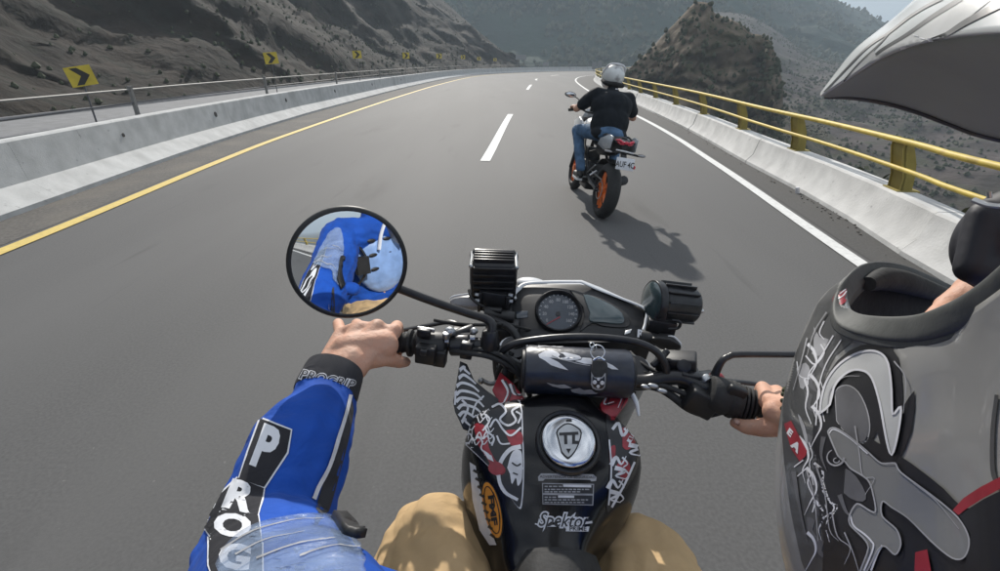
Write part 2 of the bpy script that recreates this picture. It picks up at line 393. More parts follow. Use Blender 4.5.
shoulders('left_shoulder', offs(LW, .0), offs(LL, -.14)); shoulders('right_gutter', offs(RL, .12), offs(RW, 0))
def line(name, A, w_, m, z=.008):
    o = sheet(name, offs(A, -w_/2), offs(A, w_/2), z, m, 1, n=300); return o
line('yellow_edge_line', LL, .15, M['yellow_line']); line('white_edge_line', RL, .13, M['white_line'])
def sub(pts, y0, y1):
    return [p for p in pts if y0 <= p.y <= y1]
CLf = resamp(CL, 900)
def dash(y0, y1, w_):
    p = sub(CLf, y0, y1); sheet('lane_dash', offs(p, -w_/2), offs(p, w_/2), .008, M['white_line'], 1, n=8)
for a in ((-40, -35), (-24, -19), (-12, -7), (8.25, 16.6), (31.6, 38.6), (48.2, 52.5), (63, 68)): dash(a[0], a[1], .17)
# deck under the road
deck = MB(); A = resamp(offs(LW, -.5), 80); B = resamp(offs(RW, .45), 80)
deck.rings([[a+Vector((0, 0, -.02)), b+Vector((0, 0, -.02)), b+Vector((0, 0, -.9)), a+Vector((0, 0, -.9))] for a, b in zip(A, B)])
tag(deck.obj('viaduct_deck', M['concrete_dark'], None, None), kind='structure')

def barrier(path_, side, prof, seglen, label, cat, m, gap, jog=0.0, holes=None):
    n = int(plen(path_)/seglen); pts = resamp(path_, n*4+1); nn = normals(pts)
    root = thing('concrete_barrier', label, cat, pts[0])
    for k in range(n):
        pp = pts[k*4:k*4+5]; q = nn[k*4:k*4+5]; sh = random.uniform(-jog, jog); rings = []
        for i, (p, t) in enumerate(zip(pp, q)):
            if i == 0: p = p.lerp(pp[1], gap/(pp[1]-p).length)
            if i == 4: p = p.lerp(pp[3], gap/(pp[3]-p).length)
            rings.append([p+t*side*(a+(sh if z > .03 else 0))+Vector((0, 0, z*(1+sh*.6) if z > .03 else z-.03)) for a, z in prof])
        b = MB(); b.rings(rings); b.obj('barrier_segment', m, root, 30)
    return root
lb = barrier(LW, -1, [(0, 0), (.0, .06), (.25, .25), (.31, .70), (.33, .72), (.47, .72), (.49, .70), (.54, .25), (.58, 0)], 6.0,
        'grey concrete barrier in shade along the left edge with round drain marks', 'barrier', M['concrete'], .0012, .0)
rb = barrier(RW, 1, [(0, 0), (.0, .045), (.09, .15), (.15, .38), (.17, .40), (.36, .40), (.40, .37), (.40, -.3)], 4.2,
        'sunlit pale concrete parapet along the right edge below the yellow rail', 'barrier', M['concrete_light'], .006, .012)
# round drain marks cast in the left barrier
LWf = resamp(LW, 2000); LWn = normals(LWf)
def near_y(pts, y): return min(range(len(pts)), key=lambda i: abs(pts[i].y-y) if pts[i].y < 75 else 99)
for py_, hz in ((5.3, .47), (7.9, .50), (11.2, .50), (15.5, .50), (20.5, .5), (26.5, .5), (34, .5)):
    i = near_y(LWf, py_); t = -LWn[i]; p = LWf[i]+t*(.25+(hz-.25)*.133)+Vector((0, 0, hz))
    n_ = Vector((-t.x, -t.y, .13)).normalized(); b = MB(); r_ = .058 if py_ != 7.9 else .03
    b.cyl(p-n_*.05, p+n_*.012, r_, r_*.96, 18); b.cyl(p-n_*.05, p+n_*.016, r_*.5, r_*.45, 14)
    b.obj('drain_hole', M['stain'], lb)
# round weep hole cover and rubble at the right kerb
for a_ in ((798, 191, .024),):
    p = P(a_[0], a_[1], 1); d_ = ray(a_[0], a_[1]); p = CAMP+d_*(-(CAM_H-.03)/d_.z); b = MB()
    b.cyl(p+Vector((0, 0, -.03)), p+Vector((-.02, 0, .05)), a_[2]*1.2, a_[2], 12); b.obj('drain_spout', M['print_white'], rb)
b = MB()
for i in range(70):
    y = random.choice((random.uniform(4.6, 6.0), random.uniform(3.2, 16))); k = near_y(RW, y); p0 = RW[k].lerp(RW[k+1], random.random())
    p = p0+Vector((-.02-abs(random.gauss(0, .07)), random.uniform(-.3, .3), .008)); s_ = random.uniform(.004, .017)
    b.ell(p, (s_, s_*random.uniform(.6, 1.4), s_*.6), None, 5, 3)
tag(b.obj('kerb_grit', M['shoulder'], None, None), 'loose grit lying along the foot of the right parapet', 'gravel', None, 'stuff')

# ------------------------------------------------------------ left railing and far carriageway
RLp = resamp(offs(LW, -.78), 500); rail = thing('pipe_railing', 'thin dark metal post and pipe railing behind the left concrete barrier', 'railing', RLp[0])
up = Vector((0, 0, 1))
def run(name, pts, z, r, m, parent, seg=8, flat=1.0):
    b = MB(); b.tube([p+up*z for p in pts], r, seg, None, False, False, flat); return b.obj(name, m, parent, 60)
run('top_rail', RLp, 1.10, .017, M['steel'], rail); run('lower_rail', RLp, .88, .013, M['dark_steel'], rail)
dist = 0; last = None; L = 0
posts_y = [-50, -43, -36, -29, -22, -15, -9, -2.6, 3.4, 9.3, 15.3, 22.6, 30.5, 38, 45.5, 53, 60, 66, 70]
pl = MB(); pl.box((0, 0, .56), (.05, .07, 1.16)); pl.box((0, 0, 1.15), (.075, .09, .02)); pl.cyl((0, 0, -.06), (0, 0, .0), .09, .09, 8); pm = pl.mesh('post', M['steel'], 30)
def post_at(p, t):
    o = link('post', pm, rail); o.location = p; o.rotation_euler = (0, 0, math.atan2(t.y, t.x)); return o
RLn = normals(RLp)
for y in posts_y:
    i = near_y(RLp, y); post_at(RLp[i], RLn[i])
i0 = near_y(RLp, 70); d = 0
for i in range(i0, len(RLp)-1):
    d += (RLp[i+1]-RLp[i]).length
    if d > 6: post_at(RLp[i], RLn[i]); d = 0
# dark base strip the railing stands on, then the far carriageway and its low parapet
sheet('median_strip', offs(LW, -4.9), offs(LW, -.5), -.05, M['concrete_dark'], 3)
sheet('far_carriageway', offs(LW, -8.6), offs(LW, -4.9), -.06, M['far_asphalt'], 6)
kb = MB(); kb.tube([p+up*.02 for p in resamp(offs(LW, -4.9), 300)], .07, 6, None, False); tag(kb.obj('median_kerb', M['concrete_dark'], None, None), kind='structure')
fp = offs(LW, -8.6)
barrier(fp, -1, [(0, -.1), (.03, .02), (.05, .04), (.20, .04), (.23, .02), (.25, -.3)], 8, 'low dark kerb at the foot of the rock hillside across the far carriageway', 'kerb', M['concrete_dark'], .004)
gp = resamp(offs(LW, -5.4), 300)
# ------------------------------------------------------------ chevron signs
def chevron(px, py, D, wpx, label, tilt=0, white=False):
    c = PD(px, py, D); Zc = (c-CAMP).dot(Vector((0, cp, -sp_))); s_ = .70*wpx*Zc/F; hh = s_*.42; ww = s_*.5
    root = thing('chevron_sign', label, 'road sign', (c.x, c.y, -.1), 'chevron signs along the left railing')
    to = (CAMP-c); to.z = 0; to.normalize(); ex = Vector((-to.y, to.x, 0)); Rm = Matrix.Rotation(tilt, 3, to); ex = Rm @ ex; ey = Rm @ Vector((0, 0, 1))
    def q(a, b_, k=0): return c+ex*a*ww+ey*b_*hh+to*k
    mb = MB(); mb.prism([q(-1, -1), q(1, -1), q(1, 1), q(-1, 1)], to*.006); mb.obj('sign_panel', M['sign_white'] if white else M['sign_yellow'], root, None)
    mb = MB(); mb.prism([q(-.62, .86, .007), q(-.05, .86, .007), q(.68, 0, .007), q(-.05, -.86, .007), q(-.62, -.86, .007), q(.0, 0, .007)], to*.003); mb.obj('arrow', M['sign_black'], root, None)
    mb = MB(); mb.cyl(Vector((c.x, c.y, -.15))-to*.04, Vector((c.x, c.y, c.z+hh*.8))-to*.04, .018, .018, 8); mb.obj('post', M['dark_steel'], root)
    return root
chevron(81, 76, 13.5, 31, 'nearest and largest yellow chevron sign, leftmost behind the left railing', R(9))
chevron(271, 58, 23, 18, 'second yellow chevron sign from the left, standing beside a railing post', R(4))
chevron(357, 54.5, 38, 12, 'third chevron sign from the left, faded and half the size of the second', R(2))
chevron(406, 55.5, 52, 9.5, 'fourth chevron sign from the left along the railing', 0)
chevron(439, 56, 66, 7.5, 'fifth chevron sign from the left, just a few pixels wide', 0)
chevron(463, 57, 78, 6, 'sixth chevron sign from the left, near the foot of the rocky spur', 0)
chevron(479, 58.5, 87, 5, 'seventh tiny chevron sign from the left where the road bends', 0)
chevron(495, 59.5, 92, 4.5, 'rightmost tiny chevron sign, next to the pale board at the bend', 0)
def board(px, py, D, wpx, hpx, label, split=False):
    c = PD(px, py, D); k = D/F*1.08; to = (CAMP-c); to.z = 0; to.normalize(); ex = Vector((-to.y, to.x, 0))
    root = thing('road_sign', label, 'road sign', (c.x, c.y, 0))
    for s_ in ((-.52, .48), (.52, .48)) if split else ((0, 1),):
        mb = MB(); o = c+ex*s_[0]*wpx*k/2; a = ex*wpx*k/2*s_[1]; h = up*hpx*k/2
        mb.prism([o-a-h, o+a-h, o+a+h, o-a+h], to*.02); mb.obj('sign_panel', M['sign_white'], root, None)
    for s_ in (-.6, .6):
        mb = MB(); o = c+ex*s_*wpx*k/2-to*.05; mb.cyl(Vector((o.x, o.y, -.1)), o+up*hpx*k/2, .05, .05, 8); mb.obj('post', M['steel'], root)
board(521, 57, 100, 9, 4, 'pale rectangular board on posts beyond the bend of the road')
board(546, 64, 104, 5, 3, 'small bright white board on the far wall at the bend')
board(597, 65.5, 96, 8, 5.5, 'double pale panel sign left of the riding helmet ahead', True)

# ------------------------------------------------------------ yellow guard rail on the right parapet
GY = resamp(offs(RW, .22), 700); GN = normals(GY)
gr = thing('yellow_guard_rail', 'yellow two pipe guard rail on the right parapet with flat yellow posts', 'railing', GY[0])
def runo(name, z, r, m, off=0): 
    b = MB(); b.tube([p+up*z-n*off for p, n in zip(GY, GN)], r, 10, None, False); return b.obj(name, m, gr, 60)
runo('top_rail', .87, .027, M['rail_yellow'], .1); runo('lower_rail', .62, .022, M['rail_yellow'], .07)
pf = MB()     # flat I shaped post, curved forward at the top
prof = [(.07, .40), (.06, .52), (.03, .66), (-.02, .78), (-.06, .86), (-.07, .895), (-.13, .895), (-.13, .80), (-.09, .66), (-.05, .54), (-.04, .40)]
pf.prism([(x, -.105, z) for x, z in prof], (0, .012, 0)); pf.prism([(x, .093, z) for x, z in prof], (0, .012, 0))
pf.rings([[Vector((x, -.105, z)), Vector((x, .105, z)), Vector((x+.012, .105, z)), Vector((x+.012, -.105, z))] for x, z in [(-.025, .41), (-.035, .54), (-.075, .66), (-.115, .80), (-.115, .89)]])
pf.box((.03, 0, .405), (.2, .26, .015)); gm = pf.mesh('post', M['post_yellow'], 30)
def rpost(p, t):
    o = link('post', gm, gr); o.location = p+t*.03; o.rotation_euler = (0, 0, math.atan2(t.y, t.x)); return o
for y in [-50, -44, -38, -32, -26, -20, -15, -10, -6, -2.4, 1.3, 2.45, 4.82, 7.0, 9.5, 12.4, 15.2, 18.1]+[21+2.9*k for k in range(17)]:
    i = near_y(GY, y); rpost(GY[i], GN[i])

# ------------------------------------------------------------ land: valley, hillsides, mountain, outcrop
def fbm(p, s, o=5): return noise.fractal(Vector(p)*s, 1.0, 2.1, o)
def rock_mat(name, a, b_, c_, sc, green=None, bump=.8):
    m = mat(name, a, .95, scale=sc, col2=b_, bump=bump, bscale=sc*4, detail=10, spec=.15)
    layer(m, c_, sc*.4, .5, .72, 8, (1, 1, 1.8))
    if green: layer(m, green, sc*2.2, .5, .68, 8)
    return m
def ridge(name, front, top, back, m, amp, nu=120, nv=40, prof=1.0, sc=.05, keep=.15, seed=0, back_n=14, xtra=None):
    """hill lofted from a foot line over a crest to a back line, broken up by fractal relief"""
    fr, tp, bk = resamp(front, nu), resamp(top, nu), resamp(back, nu); v = []
    for j in range(nv+back_n+1):
        for i in range(nu):
            if j <= nv:
                t = j/nv; p = fr[i].lerp(tp[i], t); p.z = fr[i].z+(tp[i].z-fr[i].z)*t**prof; a = amp*(math.sin(math.pi*min(t, .999)**.8)*(1-keep)+keep*min(1, t*6))
            else:
                t = (j-nv)/back_n; p = tp[i].lerp(bk[i], t); a = amp*(keep+t*.6)
            n1 = fbm(p+Vector((seed, 0, 0)), sc, 6); g = 1-abs(fbm((p.x+seed, p.y, p.z*.35), sc*.8, 4))*2
            n2 = fbm(p+Vector((0, seed+50, 0)), sc*1.1, 6)
            dirn = Vector((fr[i].x-bk[i].x, fr[i].y-bk[i].y, 0)).normalized()
            v.append(p+dirn*a*(n2*.9+g*.35)+up*a*n1*.55)
    n = nu; f = [(i+j*n, i+1+j*n, i+1+(j+1)*n, i+(j+1)*n) for j in range(nv+back_n) for i in range(n-1)]
    b = MB(); b.add(v, f); o = b.obj(name, m, None, 180); tag(o, kind='structure'); return o
vg = MB(); n_ = 60
vg.add([Vector((x, y, -14)) for y in [-3000+6000*j/n_ for j in range(n_+1)] for x in [-3000+6000*i/n_ for i in range(n_+1)]],
       [(i+j*(n_+1), i+1+j*(n_+1), i+1+(j+1)*(n_+1), i+(j+1)*(n_+1)) for j in range(n_) for i in range(n_)])
M['scrub'] = rock_mat('scrub_ground', (.05, .042, .03), (.09, .075, .05), (.12, .10, .08), .5, (.035, .045, .02))
tag(vg.obj('valley_ground', M['scrub']), kind='structure')
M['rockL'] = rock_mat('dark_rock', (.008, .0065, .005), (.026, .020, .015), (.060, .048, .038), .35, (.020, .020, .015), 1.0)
M['rockF'] = rock_mat('far_forest', (.010, .026, .016), (.018, .038, .024), (.030, .040, .028), .02, (.012, .022, .014))
M['rockO'] = rock_mat('outcrop_rock', (.07, .053, .036), (.21, .165, .12), (.032, .026, .018), .3, (.06, .058, .03), 1.0)
M['rockR'] = rock_mat('valley_slope_rock', (.042, .034, .031), (.092, .075, .068), (.028, .026, .018), .12, (.05, .052, .032))
# left hillside cut by the road
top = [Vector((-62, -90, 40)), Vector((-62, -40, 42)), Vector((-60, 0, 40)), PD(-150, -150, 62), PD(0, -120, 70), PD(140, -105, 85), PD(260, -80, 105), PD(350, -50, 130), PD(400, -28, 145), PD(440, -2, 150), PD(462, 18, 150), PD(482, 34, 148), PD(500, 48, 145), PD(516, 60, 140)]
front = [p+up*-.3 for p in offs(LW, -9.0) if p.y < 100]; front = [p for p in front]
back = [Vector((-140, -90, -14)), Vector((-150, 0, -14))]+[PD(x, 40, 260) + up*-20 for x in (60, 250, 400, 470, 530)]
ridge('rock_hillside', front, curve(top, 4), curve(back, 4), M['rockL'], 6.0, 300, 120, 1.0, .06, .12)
# far wooded mountain
top = [PD(250, -150, 460), PD(380, -170, 470), PD(520, -160, 480), PD(640, -140, 480), PD(730, -100, 470), PD(790, -45, 460), PD(838, -1, 450), PD(855, 8, 445), PD(870, 14, 440), PD(893, 28, 430), PD(930, 52, 420), PD(1000, 84, 410), PD(1200, 130, 400)]
front = [PD(x, 75, 175)+Vector((0, 0, -10)) for x in (330, 450, 600, 750, 900, 1100, 1300)]; back = [PD(x, 60, 800) for x in (200, 500, 800, 1000, 1300)]
ridge('wooded_mountain', curve(front, 4), curve(top, 4), curve(back, 4), M['rockF'], 20, 220, 90, 1.0, .014, .07, 11)
# pale spur crossing behind the outcrop
top = [PD(640, 50, 240), PD(690, 15, 240), PD(740, 14, 240), PD(768, 26, 240), PD(790, 41, 235), PD(815, 57, 225), PD(842, 63, 215), PD(880, 70, 205), PD(940, 86, 190), PD(1050, 95, 170), PD(1300, 110, 150)]
front = [PD(x, 120, 62)+Vector((0, 0, -5)) for x in (600, 700, 800, 900, 1050, 1400)]; back = [PD(x, 66, 330)+up*-14 for x in (640, 800, 1000, 1400)]
for q in front: q.z = -13
ridge('valley_spur', curve(front, 4), curve(top, 4), curve(back, 4), M['rockR'], 5.0, 200, 70, .8, .05, .1, 31)
# slope falling away under the right parapet
front = [p+up*-.35 for p in offs(RW, .35)]; n_ = 160; A = resamp(front, n_); N_ = normals(A); v = []
for j in range(26):
    for i in range(n_):
        d = 26*(j/25)**1.5; p = A[i]+N_[i]*d; z = -.35-.42*d-.004*d*d; k = min(1, d/2)
        v.append(Vector((p.x, p.y, max(z, -13.9)+k*.6*fbm((p.x, p.y, 0), .35, 5))))
b = MB(); b.add(v, [(i+j*n_, i+1+j*n_, i+1+(j+1)*n_, i+(j+1)*n_) for j in range(25) for i in range(n_-1)])
tag(b.obj('embankment', M['scrub'], None, 180), kind='structure')
# rock outcrop left standing by the cutting
def outcrop():
    D = 67; pr = [(604, 92), (612, 82), (622, 75), (634, 64), (645, 54), (657, 42), (668, 30), (680, 18), (690, 7), (697, 2), (711, 3), (716, 13), (728, 17), (742, 25), (752, 33), (764, 36), (772, 44), (777, 58), (780, 70), (784, 88), (784, 118)]
    top = curve([PD(x, y, D+(-3 if x > 770 else 0)) for x, y in pr], 5)
    nu, nv, nb = 150, 90, 16; tp = resamp(top, nu); v = []
    for j in range(nv+nb+1):
        for i in range(nu):
            c = tp[i]; u = i/(nu-1); d2 = Vector((c.x, c.y, 0)).normalized(); side = Vector((d2.y, -d2.x, 0))
            if j <= nv:
                t = 1-j/nv; drop = (c.z+13)*t; fw = (2.2+9*math.sin(math.pi*min(1, u*1.1)))*t**.75
                fw += 0
                p = c-d2*fw-up*drop; a = 1.7*min(1, t*3.5+.12)*min(1, .25+u*3)
            else:
                t = (j-nv)/nb; p = c+d2*10*t-up*(c.z+13)*t**1.4; a = .6
            lean = side*(-.6*t if u > .8 and j <= nv else 0)
            q = (p.x*.8, p.y*.8, p.z*1.7); r1 = fbm(q, .16, 6); r2 = fbm((p.x, p.y, p.z*.5+40), .33, 6); st = abs(fbm((p.x*.4, p.y*.4, p.z*3.4), .30, 4))
            v.append(p+lean-d2*a*(r1*1.9+st*.35+.55*fbm(p, 1.1, 5))+up*a*r2*.6+side*a*.7*r2)
    b = MB(); b.add(v, [(i+j*nu, i+1+j*nu, i+1+(j+1)*nu, i+(j+1)*nu) for j in range(nv+nb) for i in range(nu-1)])
    tag(b.obj('rock_outcrop', M['rockO'], None, 180), kind='structure')
outcrop()
# undergrowth: dense small leaf clumps
def clump(b, c, r, n, s):
    for _ in range(n):
        while True:
            d = Vector((random.uniform(-1, 1), random.uniform(-1, 1), random.uniform(-.6, 1)))
            if d.length < 1: break
        p = c+d*r; a = Vector((random.gauss(0, 1), random.gauss(0, 1), random.gauss(0, 1))).normalized(); e = a.orthogonal().normalized(); g = a.cross(e)
        k = s*random.uniform(.5, 1.3); b.add([p-e*k, p+g*k*.6, p+e*k, p-g*k*.6], [(0, 1, 2, 3)])
M['leaf_a'] = mat('dry_leaf', (.085, .075, .03), .8, var=.4, scale=1.2, col2=(.05, .07, .022))
M['leaf_b'] = mat('dark_leaf', (.028, .036, .016), .85, var=.4, scale=.4, col2=(.055, .06, .028))
b1 = MB(); b2 = MB()
E = resamp(offs(RW, 1.0), 400); EN = normals(E)
for i in range(420):
    k = random.randrange(110, 330); d = random.random()**1.4*16; p = E[k]+EN[k]*(d+.2); z = -.5-.42*d-.004*d*d
    r_ = random.uniform(.25, .6)*(1+d*.06); (clump)(b1 if random.random() < .45 else b2, Vector((p.x, p.y, z+r_*.4)), Vector((r_,)*3).x, 55, .06+.006*d)
tag(b1.obj('dry_undergrowth', M['leaf_a'], None, None), 'dry yellowish scrub on the slope below the yellow rail', 'undergrowth', None, 'stuff')
tag(b2.obj('green_undergrowth', M['leaf_b'], None, None), 'dark green scrub on the slope below the yellow rail', 'undergrowth', None, 'stuff')
# scattered bushes and trees on the far slopes, one mass each
def scatter(name, ob, n, s, m, label, lo=0, hi=1e9, q=1.0):
    me = ob.data; b = MB(); vs = me.vertices; c = 0
    while c < n:
        p = vs[random.randrange(len(vs))]
        if p.normal.z < .12: 
            if random.random() > q: continue
        if fbm(p.co, .02, 3) < random.uniform(-.5, .25): continue
        c += 1; k = s*random.uniform(.5, 1.4); cc = p.co+Vector((random.uniform(-1, 1), random.uniform(-1, 1), 0))*k*1.5+up*k*.4
        bm_r = [[cc+Vector((math.cos(a+random.uniform(-.4, .4)), math.sin(a), 0))*k*rr*random.uniform(.7, 1.2)+up*k*z*random.uniform(.8, 1.2) for a in (0, 1.05, 2.1, 3.15, 4.2, 5.25)] for rr, z in ((.7, -.7), (1, 0), (.55, .8), (.05, 1.1))]
        b.rings(bm_r, False)
    tag(b.obj(name, m, None, None), label, 'trees', None, 'stuff')
scatter('hillside_scrub', bpy.data.objects['rock_hillside'], 5000, .12, M['leaf_b'], 'low dark scrub dotted over the rocky left hillside', q=.5)
scatter('outcrop_scrub', bpy.data.objects['rock_outcrop'], 1500, .22, M['leaf_b'], 'dry grass tufts and bushes on the rock outcrop', q=.3)
scatter('mountain_trees', bpy.data.objects['wooded_mountain'], 12000, 1.1, M['leaf_b'], 'far trees covering the big mountain behind the bend', q=1)
scatter('spur_scrub', bpy.data.objects['valley_spur'], 9000, .24, M['leaf_b'], 'scrub on the pale slope across the valley', q=1)
# summer haze over the whole valley
HD = .0013
def haze():
    b = MB(); zt = max((v.co.z for o in bpy.data.objects if o.type == 'MESH' for v in o.data.vertices), default=100)+3; b.box((0, 0, (zt-15.5)/2), (6400, 6400, zt+15.5)); m = bpy.data.materials.new('haze'); m.use_nodes = True; t = m.node_tree; t.nodes.clear()
    o = t.nodes.new('ShaderNodeOutputMaterial'); v = t.nodes.new('ShaderNodeVolumePrincipled'); v.inputs['Color'].default_value = (.74, .88, 1, 1)
    v.inputs['Density'].default_value = HD; v.inputs['Anisotropy'].default_value = 0; t.links.new(v.outputs[0], o.inputs['Volume'])
    ob = b.obj('haze', m, None, None); tag(ob, kind='stuff'); ob['label'] = 'pale haze hanging in the valley'; ob['category'] = 'haze'

# ------------------------------------------------------------ motorcycle ridden ahead (own frame: y forward, z up, origin under the rear wheel)
def wheel_at(root, y, Rr, wd, rimm, disc_side=-1):
    Mx = Matrix.Translation((0, y, Rr)) @ Matrix.Rotation(math.pi/2, 4, 'Y')
    b = MB(); h = wd/2; hs = .082 if wd > .15 else .085
    b.ring(Rr-hs, [(hs*math.cos(a)**1 if math.cos(a) > 0 else .02*math.cos(a), h*math.sin(a)) for a in [2*math.pi*k/18 for k in range(18)]], 40, Mx)
    t = b.obj('tyre', M['rubber'], root, 50)
    b = MB(); r0 = Rr-hs+.004
    b.ring(r0, [(0, -h*.82), (.006, -h*.8), (-.012, -h*.55), (-.022, 0), (-.012, h*.55), (.006, h*.8), (0, h*.82), (-.012, h*.78), (-.03, 0), (-.012, -h*.78)], 40, Mx)
    for k in range(5):
        for e in (-.16, .16):
            a = 2*math.pi*k/5; d0 = Vector((0, math.cos(a+e), math.sin(a+e))); c = Vector((0, y, Rr))
            b.tube([c+Vector((0, math.cos(a), math.sin(a)))*.04+Vector((disc_side*.03, 0, 0)), c+d0*r0*.6+Vector((disc_side*h*.5, 0, 0)), c+d0*(r0-.01)+Vector((disc_side*h*.35, 0, 0))], [.014, .011, .012], 8)
    b.cyl(Vector((-.06, y, Rr)), Vector((.06, y, Rr)), .045, .045, 20)
    b.obj('rim', rimm, root, 40)
    b = MB(); b.ring(.10, [(0, -.002), (.012, -.002), (.012, .002), (0, .002)], 30, Matrix.Translation((-disc_side*.07, y, Rr)) @ Matrix.Rotation(math.pi/2, 4, 'Y')); b.obj('brake_disc', M['alu'], root, 40)
def front_bike():
    root = thing('motorcycle', 'naked black motorcycle with orange wheels being ridden ahead in the right lane', 'motorcycle')
    wheel_at(root, 0, .315, .158, M['orange_rim']); wheel_at(root, 1.40, .30, .12, M['orange_rim'])
    b = MB()
    for s_ in (-1, 1): b.tube([(s_*.11, 0, .315), (s_*.125, .25, .36), (s_*.10, .52, .42)], [.022, .03, .035], 8)
    b.tube([(-.1, .33, .37), (0, .33, .40), (.1, .33, .37)], .028, 8)
    for s_ in (-1, 1): b.cyl((s_*.105, 0, .315), (s_*.15, 0, .315), .026, .02, 12)
    b.obj('swingarm', M['black_metal'], root)
    b = MB(); b.ring(.095, [(0, -.004), (.008, -.004), (.008, .004), (0, .004)], 30, Matrix.Translation((-.085, 0, .315)) @ Matrix.Rotation(math.pi/2, 4, 'Y'))
    b.box((-.085, .27, .435), (.012, .55, .014)); b.box((-.085, .27, .30), (.012, .55, .012)); b.obj('chain', M['alu'], root)
    b = MB(); b.box((0, .72, .40), (.24, .34, .26)); b.cyl((-.15, .62, .36), (.15, .62, .36), .11, .11, 20, None, .02); b.cyl((-.15, .82, .38), (.15, .82, .38), .085, .085, 20, None, .02)
    b.box((0, .86, .56), (.17, .16, .22), Matrix.Rotation(0, 4, 'X')); b.box((0, .70, .24), (.18, .3, .1)); b.obj('engine', M['black_metal'], root, 30, .012)
    b = MB()
    for s_ in (-1, 1):
        b.tube([(s_*.06, 1.10, .88), (s_*.13, .85, .70), (s_*.13, .55, .52), (s_*.11, .5, .36)], .018, 8); b.tube([(s_*.12, .60, .66), (s_*.1, .3, .74), (s_*.06, -.05, .82)], .014, 8)
        b.tube([(s_*.07, 1.10, .8), (s_*.14, .95, .5), (s_*.12, .75, .3)], .014, 8)
    b.obj('frame', M['black_metal'], root)
    b = MB()     # seat and pillion pad
    b.rings([[Vector((x*w_, y, z+h*abs(x)**3*-.05+(0 if k else 0))) for k, x in enumerate((-1, -.8, -.4, 0, .4, .8, 1))]+[Vector((x*w_*.8, y, z-.07)) for x in (1, 0, -1)] for y, w_, z, h in ((-.16, .06, .93, 1), (-.10, .10, .935, 1), (.05, .115, .915, 1), (.13, .12, .89, 1), (.17, .14, .83, 1), (.35, .15, .81, 1), (.5, .12, .82, 1), (.62, .09, .85, 1))])
    b.obj('seat', M['plastic'], root, 50)
    b = MB()     # tail body
    b.rings([[Vector((x*w_, y, z)) for x, z in ((-1, z0), (-.75, z1), (.75, z1), (1, z0), (.55, z0-.07), (-.55, z0-.07))] for y, w_, z0, z1 in ((-.24, .05, .885, .90), (-.20, .075, .88, .915), (0, .11, .83, .89), (.2, .13, .76, .83), (.4, .12, .72, .78))])
    b.obj('tail_fairing', M['plastic'], root, 30)
    for s_ in (-1, 1):
        b = MB(); b.prism([(s_*.135, -.19, .80), (s_*.13, -.20, .93), (s_*.135, -.08, .94), (s_*.145, .18, .86), (s_*.15, .22, .79), (s_*.135, .02, .76)], (s_*.014, 0, 0)); b.obj('side_panel', M['silver_plastic'], root, 30, .005)
    b = MB()
    for s_ in (-1, 1):
        b.tube([(s_*.03, -.25, .885), (s_*.075, -.235, .905), (s_*.10, -.2, .90)], [.013, .014, .008], 8); b.tube([(s_*.02, -.25, .87), (s_*.06, -.24, .872), (s_*.085, -.22, .885)], .007, 8)
    b.ell((0, -.25, .888), (.03, .01, .016)); b.obj('tail_light', M['tail_red'], root)
    for s_ in (-1, 1): b = MB(); b.tube([(s_*.12, -.15, .89), (s_*.12, .05, .92), (s_*.12, .2, .90)], .011, 8); b.obj('grab_handle', M['black_metal'], root)
    # plate hanger
    b = MB(); b.rings([[Vector((-.03, y, z)), Vector((.03, y, z)), Vector((.03, y+.03, z)), Vector((-.03, y+.03, z))] for y, z in ((-.16, .85), (-.24, .80), (-.29, .74), (-.31, .62))])
    b.tube([(-.17, -.26, .775), (0, -.26, .785), (.17, -.26, .775)], .009, 8); b.obj('plate_hanger', M['plastic'], root)
    b = MB(); b.tube([(-.10, -.27, .81), (0, -.275, .805), (.10, -.27, .795)], [.007, .009, .007], 8); b.obj('plate_lamp', M['white_plastic'], root)
    pl_ = MB(); T = Matrix.Translation((.015, -.325, .685)) @ Matrix.Rotation(-.25, 4, 'X'); pl_.box((0, 0, 0), (.20, .004, .125), T); po = pl_.obj('number_plate', M['plate_white'], root, 30, .002)
    te = text3('plate_lettering', 'AUF 4C', T @ Vector((0, -.005, -.008)), Vector((.062, 0, 0)), (T.to_3x3() @ Vector((0, 0, .085))), M['sign_black'], po, .012)
    for s_ in (-1, 1):
        b = MB(); b.tube([(s_*.06, -.25, .785), (s_*.14, -.27, .785)], .008, 8); b.ell((s_*.185, -.28, .785), (.05, .018, .016), None, 12, 8); b.obj('indicator', M['plastic'], root)
        b = MB(); b.ell((s_*.185, -.288, .785), (.044, .018, .012), None, 12, 8); b.obj('indicator_lens', M['smoke_lens'], root)
    b = MB(); b.cyl((.12, -.29, .66), (.12, -.315, .66), .022, .022, 14); b.obj('reflector', M['tail_red'], root)
    b = MB()     # hugger and exhaust
    b.rings([[Vector((x, y, z)) for x in (-.08, -.04, .04, .08)]+[Vector((x, y, z-.008)) for x in (.08, .04, -.04, -.08)] for y, z in ((-.1, .645), (.05, .665), (.2, .635), (.32, .56))]); b.obj('rear_mudguard', M['plastic'], root)
    b = MB(); b.tube([(.11, .75, .25), (.15, .55, .24), (.17, .40, .30), (.18, .3, .36)], [.025, .03, .03, .03], 12); b.cyl((.18, .34, .34), (.21, .08, .45), .05, .055, 16, None, .012); b.obj('exhaust', M['black_metal'], root)
    b = MB()     # tank
    b.rings([[Vector((w_*math.sin(a), y, z-h*(1-math.cos(a))/2)) for a in [2*math.pi*k/16 for k in range(16)]] for y, w_, z, h in ((.60, .07, .87, .12), (.68, .13, .95, .2), (.82, .17, 1.02, .26), (.96, .18, 1.03, .26), (1.06, .14, .99, .2), (1.12, .07, .95, .12))]); b.obj('fuel_tank', M['white_plastic'], root, 60)
